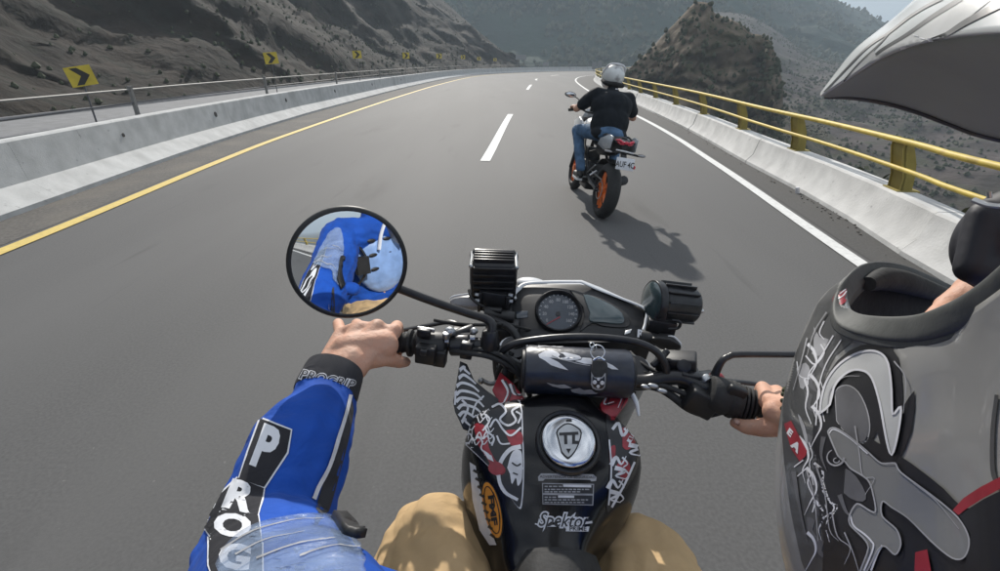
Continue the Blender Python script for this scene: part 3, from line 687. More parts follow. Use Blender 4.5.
    for s_ in (-1, 1):
        b = MB(); b.prism([(s_*.18, .80, .92), (s_*.20, 1.02, 1.0), (s_*.20, 1.24, .93), (s_*.19, 1.20, .72), (s_*.16, .95, .66)], (s_*.03, 0, 0)); b.obj('tank_shroud', M['white_plastic'], root, 30, .01)
    b = MB(); 
    for s_ in (-1, 1): b.cyl((s_*.10, 1.40, .30), (s_*.10, 1.17, .98), .026, .024, 14)
    b.box((0, 1.17, .98), (.26, .07, .03)); b.box((0, 1.22, .84), (.26, .07, .03)); b.obj('fork', M['black_metal'], root)
    b = MB(); b.rings([[Vector((x, 1.40+.32*math.sin(a), .30+.33*math.cos(a))) for x in (-.07, 0, .07)]+[Vector((x, 1.40+.31*math.sin(a), .30+.32*math.cos(a))) for x in (.07, 0, -.07)] for a in (-.9, -.5, -.1, .3)]); b.obj('front_mudguard', M['plastic'], root)
    b = MB(); b.tube([(-.38, 1.00, 1.06), (-.22, 1.06, 1.085), (-.10, 1.15, 1.06), (.10, 1.15, 1.06), (.22, 1.06, 1.085), (.38, 1.00, 1.06)], .012, 10); b.obj('handlebar', M['black_metal'], root)
    for s_ in (-1, 1):
        b = MB(); b.cyl((s_*.26, 1.045, 1.08), (s_*.385, .998, 1.058), .018, .018, 12); b.obj('grip', M['rubber'], root)
        b = MB(); b.tube([(s_*.23, 1.07, 1.09), (s_*.25, 1.12, 1.085), (s_*.38, 1.08, 1.06)], .006, 6); b.obj('lever', M['alu'], root)
        b = MB(); b.tube([(s_*.24, 1.05, 1.10), (s_*.27, 1.06, 1.19), (s_*.36, 1.07, 1.23)], .006, 6)
        b.ell((s_*.385, 1.08, 1.235), (.075, .02, .035), None, 16, 10); mo = b.obj('mirror', M['plastic'], root)
        b = MB(); b.ell((s_*.385, 1.066, 1.235), (.066, .009, .028), None, 16, 8); b.obj('mirror_glass', M['chrome'], mo)
    b = MB(); b.rings([[Vector((x*w_, y, z)) for x, z in ((-.6, z0+.16), (.6, z0+.16), (1, z0+.05), (.8, z0-.06), (-.8, z0-.06), (-1, z0+.05))] for y, w_, z0 in ((1.22, .08, .94), (1.30, .12, .93), (1.38, .10, .92), (1.41, .05, .93))]); b.obj('headlight_cowl', M['silver_plastic'], root, 30)
    b = MB(); b.box((0, 1.2, 1.11), (.12, .03, .07)); b.obj('dashboard', M['plastic'], root, 30, .006)
    for s_ in (-1, 1):
        b = MB(); b.tube([(s_*.12, .46, .36), (s_*.24, .45, .35)], .013, 8); b.tube([(s_*.12, .15, .5), (s_*.19, .14, .44)], .011, 8); b.tube([(s_*.13, .45, .42), (s_*.15, .15, .56)], .009, 8); b.obj('footpeg', M['alu'], root)
    return root
def front_rider():
    root = thing('person', 'rider in black short sleeved shirt, blue jeans and pale helmet on the orange wheeled motorcycle', 'person')
    b = MB()
    b.cap((0, .62, 1.30), .06, (0, .68, 1.42), .055); b.ell((0, .72, 1.50), (.075, .095, .11))
    for s_ in (-1, 1):
        sh = Vector((s_*.20, .58, 1.30)); el = Vector((s_*.36, .72, 1.10)); ha = Vector((s_*.325, 1.00, 1.095))
        b.cap(sh, .055, el, .042); b.cap(el, .042, ha-Vector((0, .06, 0)), .026); b.cap(Vector((0, .6, 1.28)), .08, sh, .055)
        b.ell(ha+Vector((0, -.01, .012)), (.042, .05, .024))
        for k in range(4):
            q = ha+Vector((s_*(-.033+.022*k), .03, .012)); b.cap(q, .0105, q+Vector((0, .028, -.018)), .010); b.cap(q+Vector((0, .028, -.018)), .010, q+Vector((0, .012, -.042)), .009)
        b.cap(ha+Vector((-s_*.03, -.01, -.005)), .012, ha+Vector((-s_*.045, .03, -.018)), .010)
    b.cap((0, .6, 1.25), .1, (0, .45, .95), .11)
    blob('body', b, M['skin'], root, .008, 3)
    b = MB()
    b.ell((0, .45, 1.00), (.235, .155, .23)); b.ell((0, .52, 1.18), (.25, .16, .19)); b.cap((-.17, .57, 1.285), .085, (.17, .57, 1.285), .085); b.ell((0, .40, .90), (.225, .17, .10)); b.cap((0, .60, 1.30), .09, (0, .64, 1.375), .066)
    for s_ in (-1, 1): b.cap((s_*.19, .58, 1.295), .088, (s_*.31, .67, 1.165), .074)
    blob('shirt', b, M['tee'], root, .012, 4, lambda p: .007*fbm((p.x*1.2, p.y, p.z*.8), 9, 3))
    b = MB(); b.ell((0, .36, .90), (.18, .16, .10))
    for s_ in (-1, 1):
        hip = Vector((s_*.09, .42, .895)); kn = Vector((s_*.255, .85, .845)); an = Vector((s_*.205, .52, .44))
        b.cap(hip, .105, kn, .075); b.cap(kn, .075, an, .058)
    blob('jeans', b, M['denim'], root, .012, 4, lambda p: .006*fbm(p, 11, 3))
    for s_ in (-1, 1):
        b = MB(); b.cap((s_*.205, .52, .42), .045, (s_*.21, .49, .37), .045); b.cap((s_*.21, .47, .365), .043, (s_*.22, .66, .355), .038)
        o = blob('shoe', b, M['plastic'], root, .01, 3)
        b = MB(); b.rings([[Vector((s_*.215+x*w_, y, z)) for x, z in ((-1, .31), (1, .31), (1, .333), (-1, .333))] for y, w_ in ((.42, .03), (.47, .044), (.62, .044), (.70, .025))]); b.obj('shoe_sole', M['white_plastic'], o, 30)
    hc = Vector((0, .74, 1.505)); b = MB()
    b.ell(hc+Vector((0, 0, .015)), (.128, .158, .135), None, 32, 20); b.ell(hc+Vector((0, .07, -.07)), (.10, .10, .075), None, 24, 12)
    hm = blob('helmet', b, M['helmet_shell'], root, .006, 3); hm['label'] = 'pale grey full helmet with a dark visor strap'
    b = MB(); b.tube([hc+Vector((-.125, .0, -.05)), hc+Vector((-.10, -.11, -.075)), hc+Vector((0, -.15, -.075)), hc+Vector((.10, -.11, -.075)), hc+Vector((.125, .0, -.05))], [.015, .026, .03, .026, .015], 10); b.obj('neck_roll', M['foam'], hm)
    b = MB(); b.tube([hc+Vector((-.131, .02, .03)), hc+Vector((-.095, -.06, .122)), hc+Vector((0, -.075, .145)), hc+Vector((.095, -.06, .122)), hc+Vector((.131, .02, .03))], [.009, .012, .012, .012, .009], 8); b.obj('crown_stripe', M['print_white'], hm)
    b = MB(); b.ell(hc+Vector((0, .075, .01)), (.118, .10, .055), None, 24, 10); b.obj('visor', M['gloss_black'], hm)
    b = MB(); b.box((0, .497, 1.386), (.03, .006, .014)); b.obj('collar_tag', M['print_white'], root)
    return root
M['helmet_shell'] = layer(mat('helmet_shell', (.62, .63, .62), .35, var=.08, scale=14, coat=.3), (.30, .30, .30), 9, .55, .65)
def place(o, loc, yaw, lean):
    o.rotation_mode = 'XYZ'; o.matrix_world = Matrix.Translation(Vector(loc)) @ Matrix.Rotation(R(yaw), 4, 'Z') @ Matrix.Rotation(R(lean), 4, 'Y') @ Matrix.Scale(.94, 4)
for o in (front_bike(), front_rider()): place(o, (1.10, 5.12, -.005), 5, 9)
# ------------------------------------------------------------ the motorcycle ridden by the camera wearer
bk = thing('motorcycle', 'black and red dual sport motorcycle seen from its saddle, handlebar and tank in front', 'motorcycle', (.12, .45, 0))
bx = (P(757, 400, .77)-P(405, 343, .82)).normalized(); bz = bx.cross(Vector((0, 1, 0))).normalized(); by = bz.cross(bx)
BR = Matrix((bx, by, bz)).transposed()
def BM(o): return Matrix.Translation(o) @ BR.to_4x4()
def tb(name, pts, r, m, seg=12, parent=None, flat=1.0):
    b = MB(); b.tube([P(*p) for p in pts], r, seg, None, True, False, flat); return b.obj(name, m, parent or bk, 60)
# --- fuel tank: lofted from the seat to the steering head
def sect(px, py, Z, w_, crown, drop, n=28):
    c = P(px, py, Z); out = []
    for k in range(n+1):
        u = -1+2*k/n; a = abs(u); s_ = 1 if u > 0 else -1
        if a < .5: t = a/.5; x = w_*.62*t; z = -crown*t*t
        elif a < .72: t = (a-.5)/.22; x = w_*(.62+.33*math.sin(t*math.pi/2)); z = -crown-(.045)*(1-math.cos(t*math.pi/2))
        else: t = (a-.72)/.28; x = w_*(.95+.05*math.sin(t*math.pi)-.12*t*t); z = -crown-.045-drop*t
        out.append(c+bx*x*s_+bz*z)
    return out
st = [sect(551, 572, .600, .064, .006, .11), sect(549, 556, .612, .068, .006, .12), sect(545, 535, .625, .067, .005, .13), sect(545, 510, .640, .082, .005, .13), sect(548, 480, .655, .102, .005, .13), sect(553, 455, .672, .124, .005, .13),
      sect(557, 430, .695, .138, .006, .13), sect(559, 412, .715, .134, .008, .13), sect(566, 400, .735, .108, .014, .14), sect(570, 391, .76, .086, .02, .14)]
b = MB(); cols = list(zip(*st)); cols = [curve(c, 5) for c in cols]; rg = list(zip(*cols)); v = [p for r_ in rg for p in r_]; n_ = len(rg[0])
b.add(v, [(i*n_+j, i*n_+j+1, (i+1)*n_+j+1, (i+1)*n_+j) for i in range(len(rg)-1) for j in range(n_-1)]+[tuple(range(n_)), tuple((len(rg)-1)*n_+j for j in range(n_-1, -1, -1))])
tank = b.obj('fuel_tank', M['gloss_black'], bk, 50)
TT = bvh(tank)
# raised centre pressing round the filler
def on(tree, px, py, off=0):
    d = ray(px, py).normalized(); h = tree.ray_cast(CAMP, d, 3); n = h[1] if h[1].dot(d) < 0 else -h[1]; return h[0]+n*off, n
cc, cn = on(TT, 568, 442); cq = cn.to_track_quat('Z', 'Y').to_matrix().to_4x4(); k_ = (cc-CAMP).dot(Vector((0, cp, -sp_)))/F
Tc = Matrix.Translation(cc) @ cq
b = MB(); b.lathe([(33*k_, -.004), (33*k_, .003), (31.5*k_, .0055), (29*k_, .0035), (28*k_, -.002)], 48, Tc); b.obj('filler_ring', M['black_metal'], tank, 40)
b = MB(); b.lathe([(27*k_, -.002), (27*k_, .006), (26*k_, .008), (22.5*k_, .0095), (21.5*k_, .0085), (12*k_, .0088), (.0005, .009)], 48, Tc); capo = b.obj('fuel_cap', M['chrome'], tank, 40)
CT = bvh(capo)
sh_ = smooth2([(556, 433), (561, 426), (568, 423), (576, 426), (582, 433), (577, 449), (570, 458), (566, 458), (559, 449)], 3)
drape('cap_emblem_rim', poly2(sh_), CT, .0004, M['print_black'], capo)
drape('cap_emblem', poly2([(568.5+(x-568.5)*.88, 440+(y-440)*.9) for x, y in sh_]), CT, .0008, M['alu'], capo)
drape('cap_emblem_mark', poly2([(559, 433), (578, 432), (578.5, 435), (575, 435.2), (575, 441), (579, 441.2), (579, 444.2), (572, 444.2), (572, 435.4), (567, 435.5), (567.4, 444.5), (564.2, 444.6), (563.8, 435.6), (559.2, 435.8)], [(566, 449), (571, 449), (568.5, 454)]), CT, .0012, M['print_black'], capo)
drape('cap_lock', poly2([(566.5, 419), (571.5, 419), (572, 422), (566, 422)]), CT, .001, M['print_black'], capo)
# warning labels and lettering on the tank
def lab(name, tri, m, off=.0006, step=5, tree=None, lb_=None, parent=None): return drape(name, tri, tree or TT, off, M[m], parent or tank, step, lb_)
lab('label_strip', poly2([(538, 477), (541, 473.5), (593, 474.5), (596.5, 477.5), (596, 481), (591, 481.5), (590, 480), (545, 479), (543, 481), (538.5, 481)]), 'print_grey')
lab('label_strip_print', text2('ADVERTENCIA DE SEGURIDAD', (567.5, 477.2), (4.0, .05), (0, -3.6), .01), 'print_black', .001)
lab('warning_label', poly2([(542, 483), (594, 484), (593, 505.5), (542.5, 504.5)]), 'print_grey')
lab('warning_label_field', poly2([(543, 484), (593, 485), (592.6, 493.8), (543, 493)], [(543, 495), (592.4, 495.6), (592, 504.5), (543.4, 503.6)]), 'print_black', .0009)
tx = []
for y, a, c in ((486.6, 544.5, 562), (489.6, 544.5, 592), (492, 544.5, 580), (497.4, 544.5, 556), (500, 544.5, 590), (502.6, 544.5, 584)):
    x = a
    while x < c-2: w__ = random.uniform(2, 5); tx.append([(x, y-.75), (min(x+w__, c), y-.7), (min(x+w__, c), y+.55), (x, y+.5)]); x += w__+1.1
lab('warning_label_print', poly2(*tx), 'print_grey', .0012)
lab('warning_label_title', poly2([(563, 484.6), (591, 485.2), (591, 487.6), (563, 487)], [(558, 495.4), (574, 495.6), (574, 498), (558, 497.8)]), 'print_white', .0012)
lab('model_lettering_edge', text2('Spektor', (563, 521), (15.5, .6), (1.5, -19), .095, .25), 'print_white', .0006, 4)
lab('model_lettering', text2('Spektor', (563, 521), (15.5, .6), (1.5, -19), .008, .25), 'print_black', .0010, 4)
lab('model_lettering_stroke', stroke2([(535, 524), (548, 526), (570, 525), (592, 522)], 1.2, 2.4), 'print_white', .0008, 4)
lab('model_sublettering_edge', poly2([(566, 526.5), (589, 526.5), (588, 531.5), (565.5, 531.5)]), 'print_white', .0013, 4)
lab('model_sublettering', text2('PRIME', (577.5, 529), (6.4, 0), (0, -6), .02), 'print_black', .0016, 4)
el = lambda cx, cy, a, b_, rot, n=28: [(cx+a*math.cos(t)*math.cos(rot)-b_*math.sin(t)*math.sin(rot), cy+a*math.cos(t)*math.sin(rot)+b_*math.sin(t)*math.cos(rot)) for t in [2*math.pi*k/n for k in range(n)]]
lab('oval_sticker_edge', poly2(el(492.5, 510, 30, 9.3, 1.36)), 'print_black', .0005, 5)
lab('oval_sticker', poly2(el(492.5, 510, 28.5, 8.2, 1.36)), 'print_orange', .0009, 5)
lab('oval_sticker_ring', join2(stroke2(el(492.5, 510, 24, 6.2, 1.36)+[el(492.5, 510, 24, 6.2, 1.36)[0]], 1.0)), 'print_black', .0012, 5)
lab('oval_sticker_lettering', text2('FMF', (493, 510), (2.6, 17.5), (7.5, -1.5), .05), 'print_black', .0012, 3)
# shroud graphics either side of the tank: base colour first, then print over it
LS = smooth2([(462, 440), (468, 418), (480, 404), (500, 399), (519, 402), (522, 440), (523, 470), (521, 503), (517, 506), (506, 490), (494, 472), (478, 455)], 3)
lab('side_graphic_edge', poly2([(497+(x-497)*1.05, 450+(y-450)*1.03) for x, y in LS]), 'print_white', .0005)
lab('side_graphic_base', poly2(LS), 'print_black', .0009)
lab('side_graphic_red', poly2(smooth2([(474, 426), (482, 424), (488, 433), (489, 447), (497, 462), (505, 468), (504, 474), (496, 474), (487, 458), (476, 440)]), smooth2([(505, 432), (514, 430), (522, 434), (522, 444), (512, 446), (508, 440)])), 'print_red', .0013)
lab('side_graphic_ring', join2(stroke2([(521, 447), (510, 450), (501, 462), (499, 478), (505, 492), (518, 500)], 4.6, 3.0), stroke2([(519, 470), (523, 468)], 3)), 'print_white', .0014)
lab('side_graphic_figure', poly2(smooth2([(510, 458), (513, 452), (518, 450), (522, 455), (522, 478), (518, 486), (516, 478), (512, 484), (510, 474), (507, 466)])), 'print_white', .0017)
lab('side_graphic_figure_lines', join2(stroke2([(512, 463), (517, 466), (521, 464)], 1.6), stroke2([(513, 473), (518, 475)], 1.4)), 'print_black', .0020)
lab('side_graphic_scrolls', join2(stroke2([(492, 408), (500, 405), (506, 412), (500, 420), (508, 426), (516, 421), (512, 412), (519, 407)], 2.2), stroke2([(490, 428), (496, 420), (503, 430), (511, 436), (521, 428)], 2.0), stroke2([(484, 414), (490, 420), (486, 430), (494, 438), (492, 446)], 1.8), stroke2([(497, 436), (501, 444), (510, 444)], 1.6), stroke2([(478, 436), (483, 442), (482, 449), (489, 455)], 1.5), stroke2([(516, 412), (521, 416), (518, 424)], 1.8)), 'print_white', .0017)
lab('side_graphic_disc', poly2(el(496.5, 468.5, 8, 6.6, .3)), 'print_red', .0022)
lab('edge_strip', poly2([(470, 462), (476, 466), (481, 490), (487, 520), (497, 545), (490, 545), (480, 530), (473, 500)]), 'print_white', .0008, 4)
lab('edge_lettering', join2(*[stroke2([(474+i*2.1, 470+i*8), (479+i*2.0, 473+i*8)], 2.6) for i in range(9)]), 'print_black', .0012, 4)
random.seed(5); sc = []
for i in range(12):
    x = random.uniform(468, 488); y = random.uniform(412, 445); sc.append(stroke2([(x-4, y+random.uniform(-4, 4)), (x, y-4), (x+3, y+3), (x+7, y-1)], 1.5, .8))
lab('side_graphic_flecks', join2(*sc), 'print_white', .0019, 3)
lab('side_graphic_shard', poly2([(484, 452), (492, 456), (494, 462), (488, 459)]), 'print_white', .0016, 4)
RSh = smooth2([(606, 400), (616, 392), (628, 391), (637, 402), (641, 425), (637, 455), (627, 480), (611, 509), (606, 508), (609, 480), (609, 445), (605, 420)], 3)
lab('side_graphic_base', poly2(RSh), 'print_black', .0007)
lab('side_graphic_red', poly2(smooth2([(622, 428), (632, 420), (638, 436), (628, 450), (621, 444)]), smooth2([(616, 466), (626, 460), (630, 472), (619, 482)]), smooth2([(609, 402), (626, 397), (622, 416), (608, 420)]), smooth2([(609, 450), (615, 446), (614, 462), (609, 466)])), 'print_red', .0011)
sc = []
for i in range(9):
    x = random.uniform(610, 636); y = 404+i*11.5; x = min(x, 638-max(0, (y-450))*.42); sc.append(stroke2([(x-7, y+4), (x-2, y-4), (x+3, y+3), (x+8, y-5)] if i % 2 else [(x-5, y-5), (x+5, y-2), (x-4, y+3), (x+6, y+6)], 4.6, .8)); sc.append(stroke2([(x+4, y-4), (x+9, y+2), (x+5, y+6)], 2.0, .8))
lab('side_graphic_scrolls', join2(*sc, stroke2([(609, 440), (611, 470), (608, 505)], 1.6), stroke2([(611, 507), (624, 484), (634, 462)], 2.2), stroke2([(612, 430), (618, 424), (622, 436), (628, 430)], 3.0)), 'print_white', .0014)
# seat nose
v, f = patch_vf([[P(510, 556, .64), P(530, 549, .615), P(553, 547, .605), P(577, 549, .612), P(596, 556, .63)],
                 [P(497, 590, .62), P(525, 572, .585), P(553, 569, .577), P(582, 572, .585), P(608, 590, .62)],
                 [P(480, 680, .56), P(520, 640, .52), P(553, 635, .51), P(592, 640, .52), P(632, 680, .56)],
                 [P(440, 950, .44), P(500, 900, .40), P(553, 890, .39), P(615, 900, .40), P(680, 950, .44)]])
b = MB(); b.add(v, f); so = b.obj('seat', M['rubber'], bk, 180); s_ = so.modifiers.new('solid', 'SOLIDIFY'); s_.thickness = .05; s_.offset = -1
# --- front side fairing with zebra print (left)
def plate(name, pts, m, th=.004, parent=None):
    q = [P(*p) for p in pts]; n = Vector((0, 0, 0))
    for i in range(len(q)): n += q[i].cross(q[(i+1) % len(q)])
    n.normalize(); 
    if n.dot(CAMP-q[0]) > 0: n = -n
    b = MB(); b.prism(q, n*th); return b.obj(name, m, parent or bk, 30, .0008)
fz = plate('front_fairing', [(460, 361, .80), (467, 364, .80), (474, 380, .79), (486, 390, .78), (500, 400, .765), (494, 414, .755), (480, 424, .755), (468, 431, .75), (463, 429, .75), (459, 420, .755), (455, 412, .76), (453, 402, .77), (456, 385, .785)], M['print_black'])
FT = bvh(fz); zs = [stroke2([(456+a, y), (462+a*.6, y-4), (469+b_, y-1), (476+b_, y+5)], 3.6, 1.6) for a, b_, y in ((3, -4, 371), (2, 0, 379), (0, 3, 387), (0, 6, 395), (0, 8, 402), (2, 6, 409), (3, 2, 416), (5, -3, 423))]
drape('zebra_print', join2(*zs, stroke2([(459, 372), (456, 390), (455, 405)], 1.8), stroke2([(484, 396), (476, 404), (472, 416)], 1.8), stroke2([(462, 400), (468, 408), (463, 420)], 2.2)), FT, .0007, M['print_white'], fz, 4)
plate('side_cover', [(464, 516, .80), (474, 514, .80), (480, 524, .79), (484, 540, .79), (474, 534, .80), (465, 530, .80)], M['white_plastic'], .02)
plate('upper_shroud', [(500, 372, .80), (514, 384, .78), (524, 398, .76), (516, 406, .75), (500, 404, .76), (492, 390, .78)], M['print_red'], .008)
plate('upper_shroud', [(600, 404, .745), (606, 396, .76), (620, 388, .77), (630, 388, .77), (628, 400, .75), (616, 416, .73), (604, 418, .73)], M['print_red'], .008)
for us in [o for o in bk.children if o.name.startswith('upper_shroud')]:
    UT = bvh(us); x0 = 500 if (us.data.vertices[0].co.x < .1) else 600
    for z in ([(x0+2, 380), (x0+8, 392), (x0+4, 404), (x0+14, 402)], [(x0+10, 384), (x0+14, 394), (x0+22, 396), (x0+18, 408)]):
        drape('shroud_stroke', stroke2(z, 2.6, .6), UT, .0006, M['print_white'], us, 4); drape('shroud_stroke', stroke2([(x+3, y+1) for x, y in z], 2.0, .6), UT, .0009, M['print_black'], us, 4)
b = MB(); b.tube([P(621, 388, .768), P(630, 392, .76), (P(636, 402, .75)), P(639, 416, .74)], [.0025, .004, .004, .002], 8); b.obj('shroud_trim', M['white_plastic'], bk, 60)
# --- steering head, clamps and forks
b = MB(); b.box((0, 0, 0), (.23, .06, .03), BM(P(570, 372, .86))); b.box((0, 0, 0), (.26, .05, .03), BM(P(571, 360, .99)))
b.cyl(P(571, 378, .80), P(571, 340, 1.06), .032, .032, 20); b.obj('triple_clamp', M['black_metal'], bk, 30, .004)
for s_ in (-1, 1):
    o = P(571, 372, .86)+bx*s_*.105; ax = (Vector((0, .42, -.9))).normalized(); b = MB(); b.cyl(o-ax*.045, o+ax*.30, .027, .027, 18); b.cyl(o+ax*.30, o+ax*.84, .02, .02, 18); b.obj('fork_leg', M['alu'], bk, 40)
    b = MB(); b.cyl(o-ax*.052, o-ax*.042, .022, .024, 18); b.obj('fork_cap', M['black_metal'], bk, 40)
fa = P(571, 372, .86)+Vector((0, .42, -.9)).normalized()*.80
b = MB(); b.ring(.24, [(.05*math.cos(a), .05*math.sin(a)) for a in [2*math.pi*k/14 for k in range(14)]], 40, Matrix.Translation(fa) @ Matrix.Rotation(math.pi/2, 4, 'Y')); b.obj('front_tyre', M['rubber'], bk, 60)
b = MB(); b.ring(.195, [(.016*math.cos(a), .022*math.sin(a)) for a in [2*math.pi*k/8 for k in range(8)]], 36, Matrix.Translation(fa) @ Matrix.Rotation(math.pi/2, 4, 'Y')); b.cyl(fa-Vector((.08, 0, 0)), fa+Vector((.08, 0, 0)), .03, .03, 16)
for k in range(18):
    a = 2*math.pi*k/18; b.tube([fa+Vector((.03*(-1)**k, 0, 0)), fa+Vector((0, .19*math.cos(a), .19*math.sin(a)))], .002, 5)
b.obj('front_rim', M['alu'], bk, 60)
b = MB(); b.box((0, 0, 0), (.24, .3, .34), Matrix.Translation((.14, .48, .52))); b.cyl((-.02, .42, .48), (.30, .42, .48), .10, .10, 20); b.cyl((.14, .5, .55), (.14, .62, .80), .07, .06, 16); b.obj('engine', M['black_metal'], bk, 30, .01)
b = MB()
for s_ in (-1, 1): b.tube([P(571, 378, .82), Vector((.14+s_*.06, .6, .80)), Vector((.14+s_*.06, .55, .4)), Vector((.14+s_*.06, .2, .35))], .018, 8); b.tube([Vector((.14+s_*.08, .45, .86)), Vector((.12+s_*.1, -.1, .80)), Vector((.10+s_*.06, -.55, .86))], .014, 8)
b.obj('frame', M['black_metal'], bk)
# --- handlebar
tb('handlebar', [(342, 339, .825), (405, 343, .82), (440, 344, .815), (470, 344, .81), (492, 349, .805), (515, 366, .80), (535, 370, .80), (570, 374, .80), (605, 378, .795), (640, 382, .79), (660, 379, .785), (680, 378, .78), (700, 386, .775), (725, 394, .77), (785, 413, .757)], .0125, M['black_metal'], 14)
tb('crossbar', [(498, 356, .80), (508, 347, .79), (522, 342, .785), (560, 337.5, .78), (600, 337.5, .775), (635, 342, .77), (654, 350, .77), (664, 362, .775), (667, 374, .78)], .0062, M['black_metal'], 10)
for a, b_ in (((342, 339, .825), (410, 343, .82)), ((728, 396, .77), (787, 414, .757))):
    b = MB(); p0, p1 = P(*a), P(*b_); b.cyl(p0, p1, .0165, .0165, 20, None, .003)
    for k in range(14): q = p0.lerp(p1, .06+.065*k); d = (p1-p0).normalized(); b.cyl(q-d*.0012, q+d*.0012, .0178, .0178, 20)
    b.obj('grip', M['rubber'], bk, 40)
b = MB(); q = P(409, 343, .82); d = (P(440, 344, .815)-q).normalized(); b.cyl(q, q+d*.006, .0235, .0235, 24, None, .001); b.cyl(q+d*.010, q+d*.015, .019, .021, 24, None, .001); b.obj('grip_flange', M['rubber'], bk, 40)
# left switch housing: body, buttons, clutch perch, lever
b = MB(); b.cyl(P(417, 345, .815), P(447, 346, .812), .026, .024, 20, None, .005); b.box((0, 0, 0), (.034, .03, .032), BM(P(427, 352, .795))); b.box((0, 0, 0), (.022, .02, .03), BM(P(440, 357, .80)))
sw = b.obj('switch_housing', M['plastic'], bk, 35, .003)
b = MB(); b.box((0, 0, 0), (.022, .010, .014), BM(P(424, 333, .79))); b.box((0, 0, 0), (.012, .01, .01), BM(P(424, 352, .775))); b.obj('switch_button', M['black_metal'], sw, 30, .002)
b = MB(); b.box((0, 0, 0), (.030, .004, .007), BM(P(426, 329.5, .80))); b.cyl(P(446, 338, .795), P(446, 333, .79), .006, .006, 12); b.obj('switch_lever', M['alu'], sw, 30, .001)
b = MB(); b.cyl(P(450, 345, .812), P(470, 345, .81), .0185, .0185, 18, None, .003); b.cyl(P(452, 337, .81), P(473, 330, .83), .010, .012, 12); b.box((0, 0, 0), (.036, .026, .018), BM(P(462, 335, .82))); b.box((0, 0, 0), (.02, .02, .03), BM(P(467, 349, .80))); b.obj('lever_perch', M['black_metal'], bk, 35, .002)
b = MB(); b.ell(P(450, 331.5, .80), (.010, .008, .008), BR); b.ell(P(474, 331, .81), (.007, .007, .006), BR); b.cyl(P(470, 338, .80), P(475, 338, .80), .005, .005, 8); b.cyl(P(445, 341, .795), P(449, 341, .795), .0045, .0045, 8); b.obj('perch_bolt', M['alu'], bk, 40)
tb('clutch_lever', [(468, 329, .835), (450, 322, .85), (430, 325, .86), (395, 331, .87), (355, 332, .872), (345, 332, .872)], [.006, .007, .006, .0055, .0055, .007], M['black_metal'], 10, None, .6)
tb('clutch_cable', [(434, 320, .84), (452, 323, .835), (480, 325, .84), (505, 324, .86), (530, 330, .90)], .003, M['rubber'], 8)
tb('cable', [(450, 350, .80), (468, 353, .79), (490, 357, .785), (512, 368, .79), (524, 384, .80), (530, 396, .82)], .0045, M['rubber'], 8)
tb('cable', [(466, 350, .795), (484, 350, .79), (506, 358, .785), (519, 372, .79), (520, 392, .82)], .0038, M['rubber'], 8)
tb('cable', [(512, 352, .80), (506, 366, .80), (505, 382, .81), (512, 395, .84)], .005, M['rubber'], 8)
tb('cable', [(526, 340, .83), (512, 352, .83), (498, 372, .84), (497, 388, .86)], .004, M['rubber'], 8)
tb('cable_sheath', [(490, 318, .88), (512, 330, .85), (520, 350, .84), (514, 372, .84)], .007, M['plastic'], 8)
b = MB(); b.tube([P(x, y, z) for x, y, z in ((497, 382, .84), (490, 384, .84), (483, 381, .84))], .004, 8); b.ell(P(481, 381, .84), (.006, .006, .006)); b.obj('clamp_bolt', M['alu'], bk)
# right side: brake reservoir, perch, throttle housing, hoses
b = MB(); b.box((0, 0, 0), (.064, .034, .028), BM(P(676, 362, .80)) @ Matrix.Rotation(R(-16), 4, 'Y') @ Matrix.Rotation(R(-14), 4, 'Z')); b.obj('brake_reservoir', M['plastic'], bk, 30, .003)
b = MB(); b.cyl(P(684, 366, .785), P(684, 366, .775), .011, .011, 18, None, .001); b.cyl(P(664, 357, .79), P(664, 354, .78), .004, .004, 8); b.obj('reservoir_window', M['black_metal'], bk, 30)
b = MB(); b.tube([P(652, 366, .79), P(662, 357, .79), P(668, 350, .79)], .006, 8); b.box((0, 0, 0), (.03, .03, .03), BM(P(688, 378, .785))); b.box((0, 0, 0), (.05, .02, .02), BM(P(700, 379, .785)) @ Matrix.Rotation(R(25), 4, 'Z')); b.obj('lever_perch', M['black_metal'], bk, 35, .003)
b = MB(); b.cyl(P(703, 377, .775), P(708, 382, .768), .009, .009, 14, None, .002); b.cyl(P(692, 397, .76), P(696, 397, .765), .006, .006, 8); b.obj('perch_bolt', M['alu'], bk, 40)
b = MB(); b.ell(P(716.5, 377.5, .78), (.0125, .010, .009), BR); b.obj('mirror_nut', M['print_red'], bk, 40)
b = MB(); b.cyl(P(707, 391, .765), P(727, 398, .765), .0275, .030, 24, None, .005); b.cyl(P(727, 398, .765), P(742, 402, .76), .030, .026, 24, None, .004)
for k in range(6): a_ = k/5; b.cyl(P(730+a_*22, 399+a_*6.2, .764), P(732.5+a_*22, 399.6+a_*6.2, .763), .030-.005*a_, .030-.005*a_, 24, None, .0006)
b.obj('throttle_housing', M['rubber'], bk, 40)
b = MB(); b.box((0, 0, 0), (.05, .03, .04), BM(P(700, 401, .765)) @ Matrix.Rotation(R(20), 4, 'Y')); b.box((0, 0, 0), (.03, .012, .018), BM(P(737, 392, .74)) @ Matrix.Rotation(R(15), 4, 'Y')); b.obj('switch_housing', M['plastic'], bk, 35, .004)
tb('brake_lever', [(694, 372, .81), (720, 380, .815), (760, 385, .825), (792, 398, .83)], [.006, .006, .0055, .006], M['black_metal'], 10, None, .6)
tb('hose', [(640, 384, .79), (658, 388, .78), (672, 396, .775), (688, 408, .77), (706, 414, .768), (722, 411, .77)], .0065, M['rubber'], 10)
tb('hose', [(612, 388, .80), (640, 388, .79), (662, 386, .775), (680, 392, .77), (700, 402, .765)], .0045, M['rubber'], 8)
tb('hose', [(630, 352, .86), (640, 362, .82), (656, 372, .80), (668, 372, .79)], .003, M['rubber'], 8)
